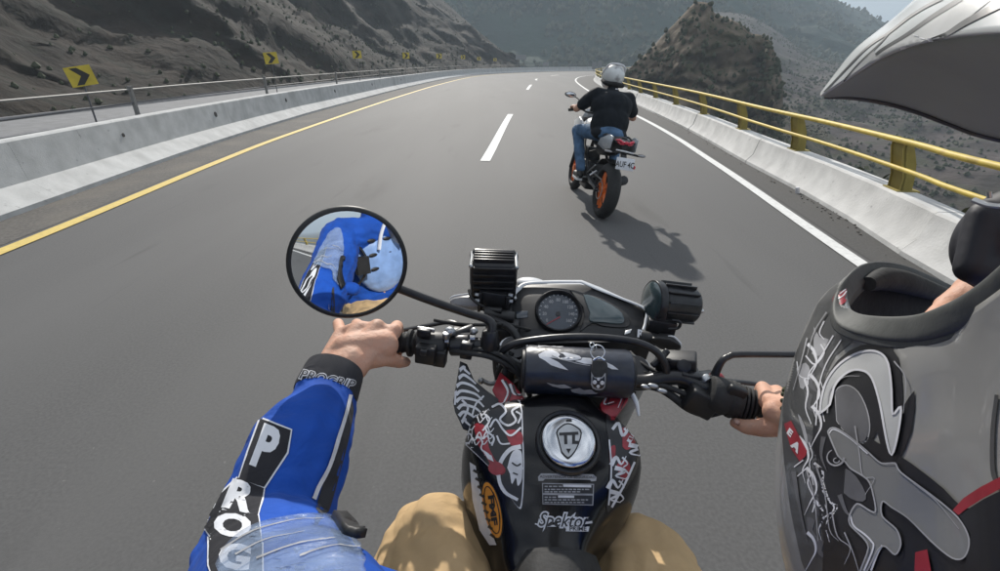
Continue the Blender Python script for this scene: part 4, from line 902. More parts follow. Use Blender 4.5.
tb('hose', [(628, 362, .82), (640, 371, .81), (652, 374, .80)], .003, M['rubber'], 8)
b = MB()
for q in ((646, 387, .765), (653, 386, .762), (662, 391, .76)): b.ell(P(*q), (.009, .004, .004), BR)
b.obj('cable_tie', M['alu'], bk)
tb('mirror_stem', [(713, 381, .775), (716, 372, .77), (722, 361, .765), (729, 356.5, .765), (740, 354.5, .765), (800, 354.5, .77), (850, 352, .775)], [.0085, .0065, .0055, .0052, .0052, .005, .005], M['black_metal'], 12)
# --- bar pad roll with printed head motif
pa, pb = P(524, 369, .765), P(630, 374, .76); d = (pb-pa).normalized(); b = MB(); rr = [.030, .0365, .0385, .0385, .0385, .0365, .031]; tt = [0, .012, .05, .5, .95, .988, 1]
b.tube([pa.lerp(pb, t) for t in tt], rr, 30, None, False); pad = b.obj('handlebar_pad', M['navy_vinyl'], bk, 40, 0)
PT = bvh(pad); pp = lambda n, tri, m, o=.0006: drape(n, tri, PT, o, M[m], pad, 4)
z5 = lambda pts: [(500+x*.15, 330+y*.15) for x, y in pts]
pp('head_motif', poly2(z5([(255, 165), (300, 140), (350, 135), (385, 150), (400, 165), (390, 180), (400, 190), (440, 180), (420, 160), (400, 155), (430, 150), (500, 165), (530, 175), (545, 190), (520, 200), (470, 205), (420, 200), (370, 190), (330, 185), (390, 215), (455, 268), (400, 255), (340, 235), (300, 205), (262, 185)]),
                       z5([(550, 185), (610, 190), (620, 230), (560, 225), (500, 208), (540, 200)]), z5([(705, 215), (750, 235), (790, 265), (745, 262), (712, 245)])), 'print_white')
pp('motif_line', join2(stroke2(z5([(440, 205), (520, 225), (600, 238)]), .9), stroke2(z5([(345, 172), (400, 196), (440, 205)]), .9)), 'print_grey', .001)
pp('lower_motif', poly2(z5([(310, 350), (380, 365), (430, 362), (480, 385), (410, 388), (350, 375)]), z5([(470, 395), (530, 385), (560, 400), (600, 395), (690, 400), (640, 425), (540, 428), (480, 412)])), 'print_grey')
pp('upper_motif', poly2(z5([(240, 100), (330, 88), (390, 95), (440, 110), (400, 120), (300, 112), (245, 122)])), 'print_grey')
for t in (.0, 1): b = MB(); q = pa.lerp(pb, t); b.cyl(q-d*.004, q+d*.004, .031, .031, 24, None, .002); b.obj('pad_end', M['plastic'], pad, 40)
# --- instrument shroud
DB = (P(575, 335, .86)-P(575, 290, .95)).normalized()
dpts = [(508, 301, .93), (517, 291, .95), (527, 284.5, .965), (555, 284, .967), (580, 284, .965), (596, 287, .96), (644, 309, .93), (644.5, 322, .91), (641, 338, .88), (620, 342, .87), (560, 343, .87), (516, 344, .88), (509, 330, .90)]
dash_ = plate('instrument_shroud', dpts, M['plastic'], .05); DT = bvh(dash_)
b = MB(); edge = [P(*p) for p in dpts]; 
wpt = [P(507, 303, .925), P(512, 294, .94), P(518, 289, .95), P(527, 283.5, .96), P(555, 282, .962), P(581, 282, .96)]
b.tube(wpt, [.006, .008, .006, .004, .0035, .0025], 8, None, True, False, .7); b.tube([P(581, 282, .96), P(590, 286, .957), P(597, 289, .955), P(620, 298, .942), P(645, 309, .925), P(645.5, 322, .905), P(643, 330, .89)], [.003, .003, .0035, .0035, .0035, .003, .002], 8, None, True, False, .7)
b.obj('windscreen_edge', M['white_plastic'], bk, 60)
# nose cowl in front of the instruments, clear screen top beyond it
plate('headlight_cowl', [(500, 305, .96), (512, 290, .985), (528, 281, 1.0), (556, 280, 1.005), (582, 280, 1.0), (600, 287, .99), (648, 309, .955), (640, 330, .93), (520, 335, .93)], M['white_plastic'], .16)
b = MB(); b.ell(P(532, 284, .985), (.034, .02, .012), BR); b.obj('screen_bulge', M['white_plastic'], bk, 60)
gc, gn = on(DT, 558, 313); Tg = Matrix.Translation(gc) @ gn.to_track_quat('Z', 'Y').to_matrix().to_4x4(); kg = .905/F
b = MB(); b.lathe([(23.5*kg, -.004), (24*kg, .010), (22.5*kg, .014), (20.6*kg, .011), (20.2*kg, .004), (20*kg, .003)], 48, Tg); go = b.obj('gauge_bezel', M['black_metal'], bk, 50)
b = MB(); b.lathe([(20.4*kg, .003), (20.4*kg, .0045), (.0004, .0045)], 48, Tg); gf = b.obj('gauge', M['gauge'], go, 50); GT = bvh(gf)
marks = []
for k in range(9):
    a = R(215-31.5*k); marks.append(text2(str(k*20), (558+13.5*math.cos(a), 313-13*math.sin(a)), (4.2, .2), (0, -4.4), .02))
drape('gauge_numbers', join2(*marks), GT, .0004, M['print_grey'], gf, 4)
drape('gauge_ticks', join2(*[stroke2([(558+17.6*math.cos(a), 313-17.2*math.sin(a)), (558+19.2*math.cos(a), 313-18.8*math.sin(a))], .5) for a in [R(225-13.5*k) for k in range(21)]]), GT, .0004, M['print_white'], gf, 4)
drape('gauge_needle', stroke2([(560, 317), (551, 322), (546, 325)], 1.2, .5), GT, .0008, M['print_red'], gf, 4)
drape('gauge_hub', poly2(el(558, 314, 2.4, 2.2, 0)), GT, .001, M['print_black'], gf, 4)
def raised(name, pts, m, th=.004):
    q = [on(DT, *p)[0] for p in pts]; n = on(DT, *pts[0])[1]; b = MB(); b.prism(q, n*th); return b.obj(name, m, bk, 30, .001)
raised('gauge_surround', smooth2([(570, 291), (584, 294), (603, 300), (624, 312), (630, 322), (626, 328), (604, 327), (592, 324), (580, 332), (584, 318), (581, 303)], 3), M['plastic'], .003)
raised('display', smooth2([(583, 296), (600, 301), (618, 311), (624, 321), (620, 325), (604, 324), (589, 322), (590, 310)], 3), M['screen'], .0055)
lb2 = raised('indicator_lamp_strip', [(516, 312), (528, 311), (528, 318), (516, 319)], M['gauge'], .002)
raised('badge', [(625, 332), (632, 330), (630, 334), (624, 336)], M['alu'], .004)
text3('badge_lettering', 'R', on(DT, 640, 335.5)[0]+Vector((0, 0, 0))+on(DT, 636, 334)[1]*.004 if DT.ray_cast(CAMP, ray(640, 335.5).normalized(), 3)[0] else P(641, 335, .87), bx*.02, (bz*.7+by*.7)*.02, M['print_white'], bk, .04)
# --- auxiliary lamps
def lamp(name_label, c, ax, upv, wd, hg, dp, square):
    root_ = None; side = ax.cross(upv).normalized(); upv = side.cross(ax).normalized(); Mx = Matrix.Translation(c) @ Matrix((side, ax, upv)).transposed().to_4x4(); b = MB()
    if square:
        b.rings([[Vector((x*wd/2*s_, y, z*hg/2*s_)) for x, z in ((-1, -.75), (-.82, -1), (.82, -1), (1, -.75), (1, .75), (.82, 1), (-.82, 1), (-1, .75))] for y, s_ in ((-dp*.5, .86), (-dp*.42, .93), (dp*.32, .96), (dp*.36, 1), (dp*.5, 1))], True, Mx)
    else: b.tube([Vector((0, y, 0)) for y in (-dp*.5, -dp*.42, dp*.3, dp*.34, dp*.5)], [wd*.40, wd*.44, wd*.46, wd*.5, wd*.5], 32, Mx, False)
    o = b.obj('auxiliary_lamp', M['black_metal'], bk, 35, .0012); o['label'] = name_label
    if square:
        for k in range(6):
            f_ = MB(); f_.box((0, -dp*.53, -hg*.40+k*hg*.16), (wd*.80, dp*.16, .0035), Mx); f_.obj('cooling_fin', M['black_metal'], o, 30, .0006)
        for k in range(4):
            f_ = MB(); f_.box((0, -dp*.34+k*dp*.17, hg*.49), (wd*.80, .003, hg*.12), Mx); f_.obj('cooling_fin', M['black_metal'], o, 30, .0006)
        f_ = MB(); f_.box((0, dp*.53, 0), (wd*.86, dp*.05, hg*.86), Mx); f_.obj('lens', M['amber'], o, 30, .002)
        f_ = MB()
        for s_ in (-1, 1):
            for z in (-.8, .86): f_.cyl((s_*wd*.45, -dp*.46, z*hg*.47), (s_*wd*.45, dp*.5, z*hg*.47), .003, .003, 8, Mx); f_.ell((s_*wd*.45, -dp*.46, z*hg*.47), (.0045, .0045, .0045), None, 10, 6, Mx)
        f_.obj('case_bolt', M['alu'], o)
    else:
        for k in range(9):
            a = math.pi*(-.55+1.25*k/8); f_ = MB(); T = Mx @ Matrix.Rotation(a, 4, 'Y'); f_.box((0, -dp*.04, wd*.475), (.0035, dp*.72, wd*.09), T); f_.obj('cooling_fin', M['black_metal'], o, 30, .0005)
        f_ = MB(); f_.tube([Vector((0, dp*.5, 0)), Vector((0, dp*.53, 0)), Vector((0, dp*.57, 0))], [wd*.46, wd*.42, wd*.2], 32, Mx, False); f_.obj('lens', M['screen'], o)
        f_ = MB()
        for s_ in (-1, 1): f_.cyl((s_*wd*.32, -dp*.54, wd*.18), (s_*wd*.32, -dp*.48, wd*.18), .004, .004, 8, Mx)
        f_.obj('case_bolt', M['alu'], o)
    return o, Mx
l1, M1 = lamp('square black lamp pod with cooling fins left of the instruments', P(493.5, 276, .93), Vector((.0, .93, .12)), Vector((.035, -.3, .95)), .094, .088, .062, True)
b = MB(); b.box((0, 0, 0), (.046, .02, .04), BM(P(494, 301, .915))); b.box((0, 0, 0), (.056, .02, .006), BM(P(494, 294, .91)))
for s_ in (-1, 1): b.box((s_*.026, 0, 0), (.006, .024, .04), BM(P(494, 302, .91)))
b.obj('bracket', M['black_metal'], l1, 30, .001)
b = MB()
for s_ in (-1, 1):
    for dy in (-3, 3): q = P(494+s_*14.5, 298+dy, .90); b.cyl(q, q+bx*s_*.008, .0035, .0035, 8)
b.obj('bracket_bolt', M['alu'], l1)
tb('lamp_cable', [(469, 290, .91), (471, 297, .90), (477, 303, .895), (484, 307, .90)], .0028, M['rubber'], 8, l1)
ax2 = Vector((.9, .12, -.16)).normalized()
l2, M2 = lamp('round black lamp pod with ribs right of the instruments', P(672, 303.5, .92), -ax2, Vector((.1, -.35, .9)), .082, .082, .088, False)
b = MB(); b.box((0, 0, 0), (.05, .02, .03), BM(P(661, 327, .90))); b.box((0, 0, 0), (.02, .03, .05), BM(P(657, 322, .905))); b.tube([P(672, 320, .885), P(680, 322, .88), P(678, 328, .885), P(668, 329, .89)], .003, 8); b.obj('bracket', M['black_metal'], l2, 30, .001)
# indicators and their stalks
b = MB(); b.rings([[P(450+x, 302+y*h, .93+z) for x_, y, z in ((0, -1, .01), (0, -.6, -.005), (0, .6, -.005), (0, 1, .01), (0, 0, .03))] for x, h in ((0, 1.5), (3, 5), (12, 7.5), (24, 9), (34, 8), (40, 5))]); b.obj('indicator', M['smoke_lens'], bk, 40, .002)
b = MB(); b.tube([P(450, 299, .925), P(455, 296, .925), P(475, 293.5, .925), P(488, 294, .925)], [.0016, .0022, .002, .0015], 8); b.obj('indicator_trim', M['white_plastic'], bk)
b = MB(); b.cyl(P(484, 313, .90), P(514, 318, .90), .013, .012, 14, None, .002); b.cyl(P(484, 309, .90), P(502, 311, .89), .006, .006, 10, None, .001); b.obj('indicator_stalk', M['plastic'], bk, 40)
b = MB(); b.rings([[P(652+x, y0+y*h, .88+z) for y, z in ((-1, .0), (-.4, -.012), (.5, -.008), (1, .005), (0, .03))] for x, h, y0 in ((0, 4, 340), (8, 8, 341), (18, 9.5, 343), (26, 6, 346), (29, 2, 347))]); b.obj('indicator', M['plastic'], bk, 40, .002)
b = MB(); b.tube([P(668, 336, .875), P(674, 337, .875), P(680, 343, .875), P(681, 347, .875)], [.001, .002, .002, .001], 8); b.obj('indicator_trim', M['white_plastic'], bk)
b = MB(); b.cyl(P(640, 336, .89), P(660, 341, .885), .012, .011, 14, None, .002); b.obj('indicator_stalk', M['plastic'], bk, 40)
b = MB()
for a_ in ((500, 320, .93, .05, .05, .05), (505, 338, .90, .05, .05, .06), (560, 352, .92, .19, .06, .06), (510, 372, .90, .04, .06, .06), (632, 350, .93, .05, .05, .05), (571, 395, .86, .12, .06, .05)):
    b.box((0, 0, 0), a_[3:], BM(P(*a_[:3])) @ Matrix.Rotation(random.uniform(-.2, .2), 4, 'Y'))
b.tube([P(505, 345, .86), P(512, 362, .85), P(506, 382, .86)], .014, 10); b.tube([P(498, 356, .88), P(500, 376, .89), P(510, 392, .88)], .011, 10)
b.obj('wiring_cluster', M['plastic'], bk, 30, .003)
# --- left mirror
mc = P(349, 264, .68); tgt = Vector((-.03, .06, 1.19)); n_ = ((CAMP-mc).normalized()+(tgt-mc).normalized()).normalized(); side = Vector((0, 0, 1)).cross(n_).normalized()
upm = n_.cross(side); Mm = Matrix.Translation(mc) @ Matrix((side, upm, n_)).transposed().to_4x4(); rm = .0785
b = MB(); b.ring(rm, [(.0, .004), (.0035, .001), (.0035, -.006), (-.001, -.012), (-.006, -.014), (-.006, -.004), (-.0035, .001), (-.002, .004)], 64, Mm)
b.lathe([(rm-.003, -.009), (rm*.9, -.018), (rm*.6, -.026), (.001, -.029)], 48, Mm); mi = b.obj('mirror', M['plastic'], bk, 50)
b = MB(); Rc = 1.1; b.lathe([(rm*k/24+.0002, .004-(rm*k/24)**2/(2*Rc)+.0) for k in range(24, -1, -1)], 96, Mm); mg = b.obj('mirror_glass', M['mirror'], mi, 180)
b = MB(); b.cyl(mc-n_*.020, mc-n_*.045, .014, .012, 14); b.ell(mc-n_*.045, (.013, .013, .013)); b.obj('mirror_joint', M['black_metal'], mi)
tb('mirror_stem', [(362, 270, .725), (385, 282, .735), (400, 289, .745), (440, 304, .77), (470, 314, .785), (486, 319, .79), (492, 326, .79), (491, 336, .79), (490, 345, .795)], [.0065, .0068, .0068, .0068, .0068, .0072, .0085, .0085, .0085], M['black_metal'], 12, mi)
b = MB(); b.cyl(P(490, 330, .79), P(490, 349, .80), .013, .017, 16, None, .003); b.obj('mirror_mount', M['black_metal'], bk)
# --- key ring hanging over the bar pad
kr = thing('key_ring', 'steel key ring and black leather fob with four white studs hanging over the bar pad', 'key ring', P(598, 375, .72))
b = MB(); c = P(597.5, 352, .728); nn = (CAMP-c).normalized(); T = Matrix.Translation(c) @ nn.to_track_quat('Z', 'Y').to_matrix().to_4x4()
b.ring(.0105, [(.0011*math.cos(a), .0011*math.sin(a)) for a in [2*math.pi*k/8 for k in range(8)]], 30, T); b.obj('ring', M['chrome'], kr, 60)
for i, (x, y) in enumerate(((592, 345), (594, 348))):
    b = MB(); c = P(x, y, .73); T = Matrix.Translation(c) @ (nn+Vector((.5*(-1)**i, .2, 0))).to_track_quat('Z', 'Y').to_matrix().to_4x4(); b.ring(.004, [(.0009*math.cos(a), .0009*math.sin(a)) for a in [2*math.pi*k/6 for k in range(6)]], 16, T); b.obj('chain_link', M['chrome'], kr, 60)
def onp(x, y, o=.002): h, n = on(PT, x, y); return h+n*o
fo = smooth2([(592, 362), (605, 362), (607, 370), (606, 380), (606, 388), (600, 391), (592, 389), (590, 380), (591, 370)], 3)
fob = MB(); q = [onp(x, y, .003) for x, y in fo]; fob.prism(q, on(PT, 598, 375)[1]*.004); fb = fob.obj('fob', M['rubber'], kr, 30, .001); FB = bvh(fb)
drape('fob_plate', poly2(smooth2([(591.5, 372), (594, 377), (602, 377), (605.5, 373), (605, 387), (599.5, 390), (592.5, 388), (590.5, 380)], 2)), FB, .0006, M['print_grey'], fb, 3)
drape('fob_plate_field', poly2(smooth2([(592.6, 376), (595, 378.5), (602, 378.5), (604.4, 376), (604, 386), (599.5, 388.6), (593.5, 386.6), (592, 380)], 2)), FB, .0010, M['print_black'], fb, 3)
for x, y, r_ in ((594.5, 382, 2.2), (602, 382.6, 2.2), (598.3, 379, 1.6), (598, 386, 1.8)):
    b = MB(); c, n = on(FB, x, y, .001); b.cyl(c, c+n*.0016, r_*.73/F, r_*.6/F, 12); b.obj('stud', M['print_white'], fb)
b = MB(); b.tube([onp(592.5, 362, .006), onp(598, 359.5, .008), onp(604, 362, .006)], .0016, 8); b.obj('fob_loop', M['chrome'], fb)
# ------------------------------------------------------------ the rider wearing the camera
me_ = thing('person', 'rider in blue motocross jersey, khaki trousers and grey helmet holding both handlebar grips', 'person', (.14, 0, 0))
ELL = P(262, 550, .50); WL = P(332, 380, .705); ELR = Vector((.50, .24, 1.08)); WR = P(812, 414, .66); SHL = Vector((-.035, .02, 1.30)); SHR = Vector((.33, .02, 1.30))
body = MB(); body.cap(ELL, .045, WL, .028); body.cap(ELR, .045, WR, .027); body.cap(SHL, .06, ELL, .048); body.cap(SHR, .06, ELR, .048); body.cap(SHL, .07, SHR, .07)
body.cap((.15, -.02, 1.30), .06, (.16, .0, 1.44), .058); body.ell((.165, -.02, 1.53), (.07, .085, .10)); body.cap((.15, -.02, 1.25), .10, (.13, -.06, .95), .11)
# left hand closed round its grip
def finger(b, k, j1, j2, tip, r):
    b.cap(k, r*1.08, j1, r); b.cap(j1, r*1.0, j2, r*.92); b.cap(j2, r*.92, tip, r*.78)
def hand(b, W, K, grip, r, thumb):
    for i, k in enumerate(K): b.cap(W.lerp(K[0].lerp(K[3], .5), .12)+(k-K[0].lerp(K[3], .5))*.45, .019, k, r[i]*1.22)
    for i, k in enumerate(K):
        g = grip[i]; fw = (g-k); fw = Vector((0, 1, 0))
        j1 = g+Vector((0, .026, .018)); j2 = g+Vector((.0, .030, -.012)); tip = g+Vector((0, .008, -.028)); finger(b, k, j1, j2, tip, r[i])
    for a, b_, ra, rb in thumb: b.cap(a, ra, b_, rb)
K = [P(394, 331, .785), P(377, 327, .778), P(359, 328, .775), P(341, 334, .775)]; G = [P(395, 343, .82), P(374, 342, .822), P(354, 341, .824), P(335, 340, .826)]
body.cap(WL, .029, P(352, 362, .735), .030)
hand(body, WL, K, G, (.0112, .0115, .0108, .0098), [(P(366, 358, .745), P(386, 358, .765), .019, .0135), (P(386, 358, .765), P(400, 362, .795), .0135, .0108), (P(400, 362, .795), P(406, 362, .825), .0105, .009)])
body.cap(P(348, 350, .745), .026, P(383, 345, .765), .025); body.cap(K[0]+Vector((-.006, -.004, 0)), .0125, K[2], .0125); body.cap(K[2], .0125, K[3], .0110)
# right hand, thumb under the grip, back of the hand behind the helmet
K = [P(768, 402, .725), P(783, 403, .718), P(798, 406, .712), P(812, 410, .708)]; G = [P(768, 407, .762), P(782, 411, .757), P(797, 415, .752), P(812, 419, .748)]
body.cap(WR, .027, P(790, 417, .69), .027)
hand(body, WR, K, G, (.0112, .0115, .0108, .0098), [(P(788, 424, .69), P(762, 428, .715), .018, .014), (P(762, 428, .715), P(746, 427, .735), .0135, .0115), (P(746, 427, .735), P(735, 423, .752), .0112, .0085)])
body.cap(P(776, 412, .70), .019, P(800, 415, .70), .022)
bod = blob('body', body, M['skin'], me_, .0026, 7)
b = MB(); b.ell(P(737, 421.5, .738), (.0050, .0065, .0035), None, 14, 8); b.obj('thumb_nail', M['nail'], bod)
# bracelet on the right wrist
b = MB(); q = P(790, 412, .676); d = (P(812, 414, .66)-q).normalized(); T = Matrix.Translation(q) @ d.to_track_quat('Z', 'Y').to_matrix().to_4x4()
br = thing('bracelet', 'dark green beaded bracelet on the right wrist beside the helmet', 'bracelet', q)
for k in range(18):
    for z in (-.005, .001, .007): a = 2*math.pi*k/18; b.ell((.0315*math.cos(a), .0315*math.sin(a), z), (.0035, .0035, .003), None, 8, 5, T)
b.obj('beads', M['leaf_b'], br, 60)
# jersey: torso and sleeves
def wr(s, a): 
    return lambda p: a*(fbm(p, s, 3)+.6*fbm((p.x*1.0+p.z, p.y, p.z*2.2), s*1.6, 2))
j = MB(); j.ell((.15, -.03, 1.20), (.20, .13, .20)); j.ell((.14, -.07, 1.02), (.18, .13, .20)); j.cap(SHL, .085, SHR, .085); j.cap((.155, -.01, 1.33), .085, (.16, -.01, 1.42), .072)
MU = Vector((-.118, .155, 1.205))
j.cap(SHL, .085, MU, .078); j.cap(MU, .078, ELL, .064); j.cap(SHR, .085, ELR, .062)
F1 = P(300, 452, .600)
j.cap(ELL, .0630, F1, .0635); j.cap(F1, .0635, P(322, 408, .67), .0475); j.cap(P(322, 408, .67), .0475, P(327, 390, .695), .043)
j.cap(ELR, .062, WR+Vector((.02, -.06, .0)), .045)
jer = blob('jersey', j, M['jersey'], me_, .004, 4, wr(13, .0046))
cf = MB(); c0 = P(325, 396, .687); c1 = P(335, 371, .718); cf.tube([c0, c0.lerp(c1, .15), c0.lerp(c1, .85), c1, c1.lerp(c0, .06), c0.lerp(c1, .4)], [.0445, .0455, .0435, .0425, .0385, .038], 32, None, False); cuff = cf.obj('cuff', M['cuff'], jer, 50)
JT = bvh(jer); CU = bvh(cuff)
jp = lambda n, tri, m, o=.001, t=None, st=4: drape(n, tri, t or JT, o, M[m], jer, st)
drape('cuff_lettering_edge', text2('PROGRIP', (326, 380), (13, 2.8), (2.6, -13), .07, .3), CU, .0008, M['print_white'], cuff, 3)
drape('cuff_lettering', text2('PROGRIP', (326, 380), (13, 2.8), (2.6, -13), -.005, .3), CU, .0016, M['cuff'], cuff, 3)
jp('side_panel', poly2(smooth2([(349, 396), (353, 408), (352, 420), (347, 445), (340, 470), (332, 500), (326, 514), (316, 510), (320, 492), (332, 455), (342, 420)], 3)), 'cuff', .0008)
jp('side_stripe', join2(stroke2([(350, 395), (346, 412), (338, 438), (329, 466), (318, 487), (313, 500)], 3.4, 4.2)), 'print_white', .0016)
# sleeve lettering, one letter under another
M['letter_white'] = cloth('letter_white', (.62, .63, .66), 500, .05, .3)
M['letter_black'] = cloth('letter_black', (.02, .02, .024), 500, .1, .3)
boxes = [[(261, 419), (291, 431), (287, 453), (264, 488), (240, 479), (249, 452)], [(239, 478), (264, 489), (262, 500), (257, 518), (214, 510), (222, 494)], [(214, 509), (258, 517), (262, 546), (214, 540), (204, 526)], [(210, 537), (262, 545), (264, 600), (222, 600), (210, 566)]]
for bx_ in boxes: jp('letter_edge', stroke2(bx_+[bx_[0]], 3.6, 3.6, 1), 'letter_white', .0010, None, 3)
for bx_ in boxes: jp('letter_ground', poly2(bx_), 'letter_black', .0013, None, 3)
lets = (('P', (265, 450), (36, 14), (20, -54)), ('R', (239, 498), (42, 11), (15, -38)), ('O', (233, 528), (44, 8), (8, -30)), ('G', (236, 560), (44, 6), (4, -34)))
for ch, o, ex, ey in lets: jp('sleeve_letter', text2(ch, o, ex, ey, .045), 'letter_white', .0017, None, 3)
# translucent upper arm guard with straps
v, f = [], []
gp_ = [(222, 575), (234, 552), (252, 537), (278, 528), (305, 524), (328, 524), (340, 534), (350, 548), (358, 565), (360, 600), (350, 650), (300, 670), (240, 650), (224, 600)]
gd = drape('arm_guard', poly2(smooth2(gp_, 3)), JT, .006, M['guard'], me_, 6); s_ = gd.modifiers.new('solid', 'SOLIDIFY'); s_.thickness = .0025
GT_ = bvh(gd)
jp('guard_streak_highlights', join2(*[stroke2(z, 1.8, .6) for z in ([(228, 560), (255, 543), (290, 533), (320, 530)], [(240, 566), (270, 552), (305, 545)], [(262, 571), (300, 557), (330, 552)], [(300, 571), (335, 560), (355, 560)])]), 'print_grey', .009)  # streak highlights of the clear guard, painted on as pale grey strokes
bu = drape('guard_buckle', poly2([(327, 527), (347, 523), (364, 541), (372, 548), (352, 552), (338, 547)]), JT, .008, M['plastic'], me_, 6); s_ = bu.modifiers.new('solid', 'SOLIDIFY'); s_.thickness = .006
drape('buckle_edge', stroke2([(347, 524), (357, 530), (364, 541)], 1.4), JT, .0145, M['plastic'], bu, 5)
fl = MB(); fl.cap(P(362, 588, .40), .020, P(392, 604, .40), .024); blob('jersey_fold', fl, M['jersey'], jer, .003, 3)
# chest guard on the torso (seen in the mirror)
cg = MB(); cg.ell((.12, .05, 1.20), (.13, .06, .17)); co = blob('chest_guard', cg, M['guard_solid'], me_, .006, 4)
b = MB()
for x, z in ((.06, 1.28), (.06, 1.22), (.06, 1.16), (.13, 1.28), (.13, 1.22)): b.ell((x, .104, z), (.019, .004, .008), None, 12, 8)
b.obj('vent', M['plastic'], co, 60)
b = MB(); b.tube([(-.04, .06, 1.33), (.02, .10, 1.24), (.02, .11, 1.16), (-.03, .06, 1.07)], .012, 8, None, True, False, .4); b.box((.0, .125, 1.19), (.05, .03, .07)); b.obj('strap', M['plastic'], me_, 40)
b = MB(); b.tube([(.14, .10, 1.36), (.10, .115, 1.30), (.08, .12, 1.24)], .01, 8, None, True, False, .4); b.obj('strap', M['letter_white'], me_, 40)
# trousers
KL = P(436, 557, .74); KR = P(638, 574, .755); t_ = MB(); hl = Vector((.05, -.02, .90)); hr = Vector((.23, -.02, .90))
t_.ell((.14, -.07, .93), (.18, .15, .12))
t_.cap(hl, .115, KL-Vector((0, .04, 0)), .094); t_.ell(KL, (.088, .080, .090)); t_.cap(KL-Vector((0, .02, .02)), .085, KL+Vector((.04, -.16, -.36)), .07)
t_.cap(hr, .115, KR-Vector((0, .04, 0)), .094); t_.ell(KR, (.090, .080, .090)); t_.cap(KR-Vector((0, .02, .02)), .085, KR+Vector((-.03, -.16, -.36)), .07)
tr = blob('trousers', t_, M['khaki'], me_, .005, 4, lambda p: .0075*(.7*fbm((p.x, p.y*1.4, p.z), 9, 3)+1.1*abs(fbm((p.x*1.5+p.z, p.y*.7, p.z*1.8), 12, 2))))
for q in (KL+Vector((.045, -.18, -.44)), KR+Vector((-.035, -.18, -.44))):
    b = MB(); b.cap(q+Vector((0, 0, .1)), .05, q, .048); b.cap(q+Vector((0, -.02, -.03)), .045, q+Vector((0, .15, -.045)), .04); blob('boot', b, M['rubber'], me_, .006, 3)
# ------------------------------------------------------------ helmet
H = MB(); hc = Vector((.172, -.065, 1.565)); 
rings = []
for i in range(15):
    t = math.pi*(.02+.60*i/14); rings.append([hc+Vector((.125*math.sin(t)*math.cos(a), .155*math.sin(t)*math.sin(a), .145*math.cos(t))) for a in [math.pi*(.72+1.56*k/26) for k in range(27)]])
n_ = 27; H.add([p for r_ in rings for p in r_], [(i*n_+k, i*n_+k+1, (i+1)*n_+k+1, (i+1)*n_+k) for i in range(14) for k in range(n_-1)])
hel = H.obj('helmet', M['helmet_grey'], me_, 180); s_ = hel.modifiers.new('solid', 'SOLIDIFY'); s_.thickness = .012; s_.offset = -1
hel['label'] = 'grey helmet with black tribal graphics and long sun peak, very close on the right'
Pq = lambda rows: [[P(*p) for p in r_] for r_ in rows]
rows = Pq([
 [(880, 288, .300), (856, 276, .272), (843, 290, .245), (850, 315, .218), (880, 334, .186), (920, 338, .162), (960, 322, .145), (1004, 293, .125), (1090, 225, .105)],
 [(850, 320, .305), (826, 300, .283), (822, 318, .262), (836, 345, .230), (868, 362, .192), (910, 366, .163), (955, 360, .144), (1008, 335, .124), (1100, 285, .1)],
 [(830, 352, .305), (806, 342, .285), (803, 356, .263), (822, 378, .232), (858, 396, .192), (905, 402, .162), (955, 402, .142), (1010, 390, .122), (1110, 360, .1)],
 [(815, 400, .300), (790, 398, .283), (788, 412, .260), (808, 428, .228), (850, 442, .188), (900, 450, .160), (952, 452, .140), (1010, 448, .120), (1115, 440, .1)],
 [(806, 470, .295), (781, 470, .275), (783, 484, .252), (805, 494, .220), (848, 505, .183), (900, 512, .156), (955, 515, .137), (1012, 515, .117), (1120, 520, .098)],
 [(808, 540, .285), (785, 542, .262), (791, 552, .240), (815, 562, .210), (855, 572, .176), (905, 582, .150), (960, 590, .132), (1020, 600, .113), (1125, 620, .095)],
 [(825, 620, .270), (806, 625, .248), (815, 640, .225), (840, 650, .198), (880, 660, .168), (925, 670, .143), (975, 680, .126), (1035, 700, .108), (1140, 740, .090)],
 [(850, 720, .25), (835, 730, .23), (845, 740, .21), (870, 750, .185), (905, 760, .16), (950, 770, .138), (1000, 780, .12), (1060, 800, .104), (1160, 850, .088)]])
chin = patch('chin_bar', rows, M['helmet_grey'], hel, 0, 6); HT = bvh(chin)
s_ = chin.modifiers.new('solid', 'SOLIDIFY'); s_.thickness = .004; s_.offset = 0; HT = bvh(chin)
hp = lambda n, tri, m, o=.0004, st=5: drape(n, tri, HT, o*.38, M[m], chin, st, None, 1.0)
inn = [(946, 292, .33), (926, 283, .318), (905, 277, .303), (884, 274, .290), (868, 279, .276), (854, 293, .256), (847, 306, .236), (856, 315, .212), (880, 319, .187), (915, 318, .163), (947, 307, .146), (975, 291, .135), (1003, 268, .124), (1060, 215, .107), (1110, 170, .1)]
outr = [(952, 287, .333), (930, 277, .322), (905, 267, .307), (882, 263, .294), (862, 266, .279), (847, 278, .256), (835, 300, .236), (838, 324, .212), (870, 337, .187), (912, 341, .163), (950, 333, .146), (980, 318, .135), (1010, 298, .124), (1070, 248, .107), (1120, 205, .1)]
ri = [P(*p) for p in inn]; ro_ = [P(*p) for p in outr]; tow = lambda a, k: a+(CAMP-a).normalized()*k
patch('eyeport_rim', [[a+Vector((0, 0, -.006)) for a in ri], ri, [tow(a.lerp(c, .12), .0016) for a, c in zip(ri, ro_)], [tow(a.lerp(c, .85), .0020) for a, c in zip(ri, ro_)], [tow(c, .0004) for c in ro_], [c+Vector((0, 0, -.003)) for c in ro_]], M['helmet_rim'], hel, .0008, 5)
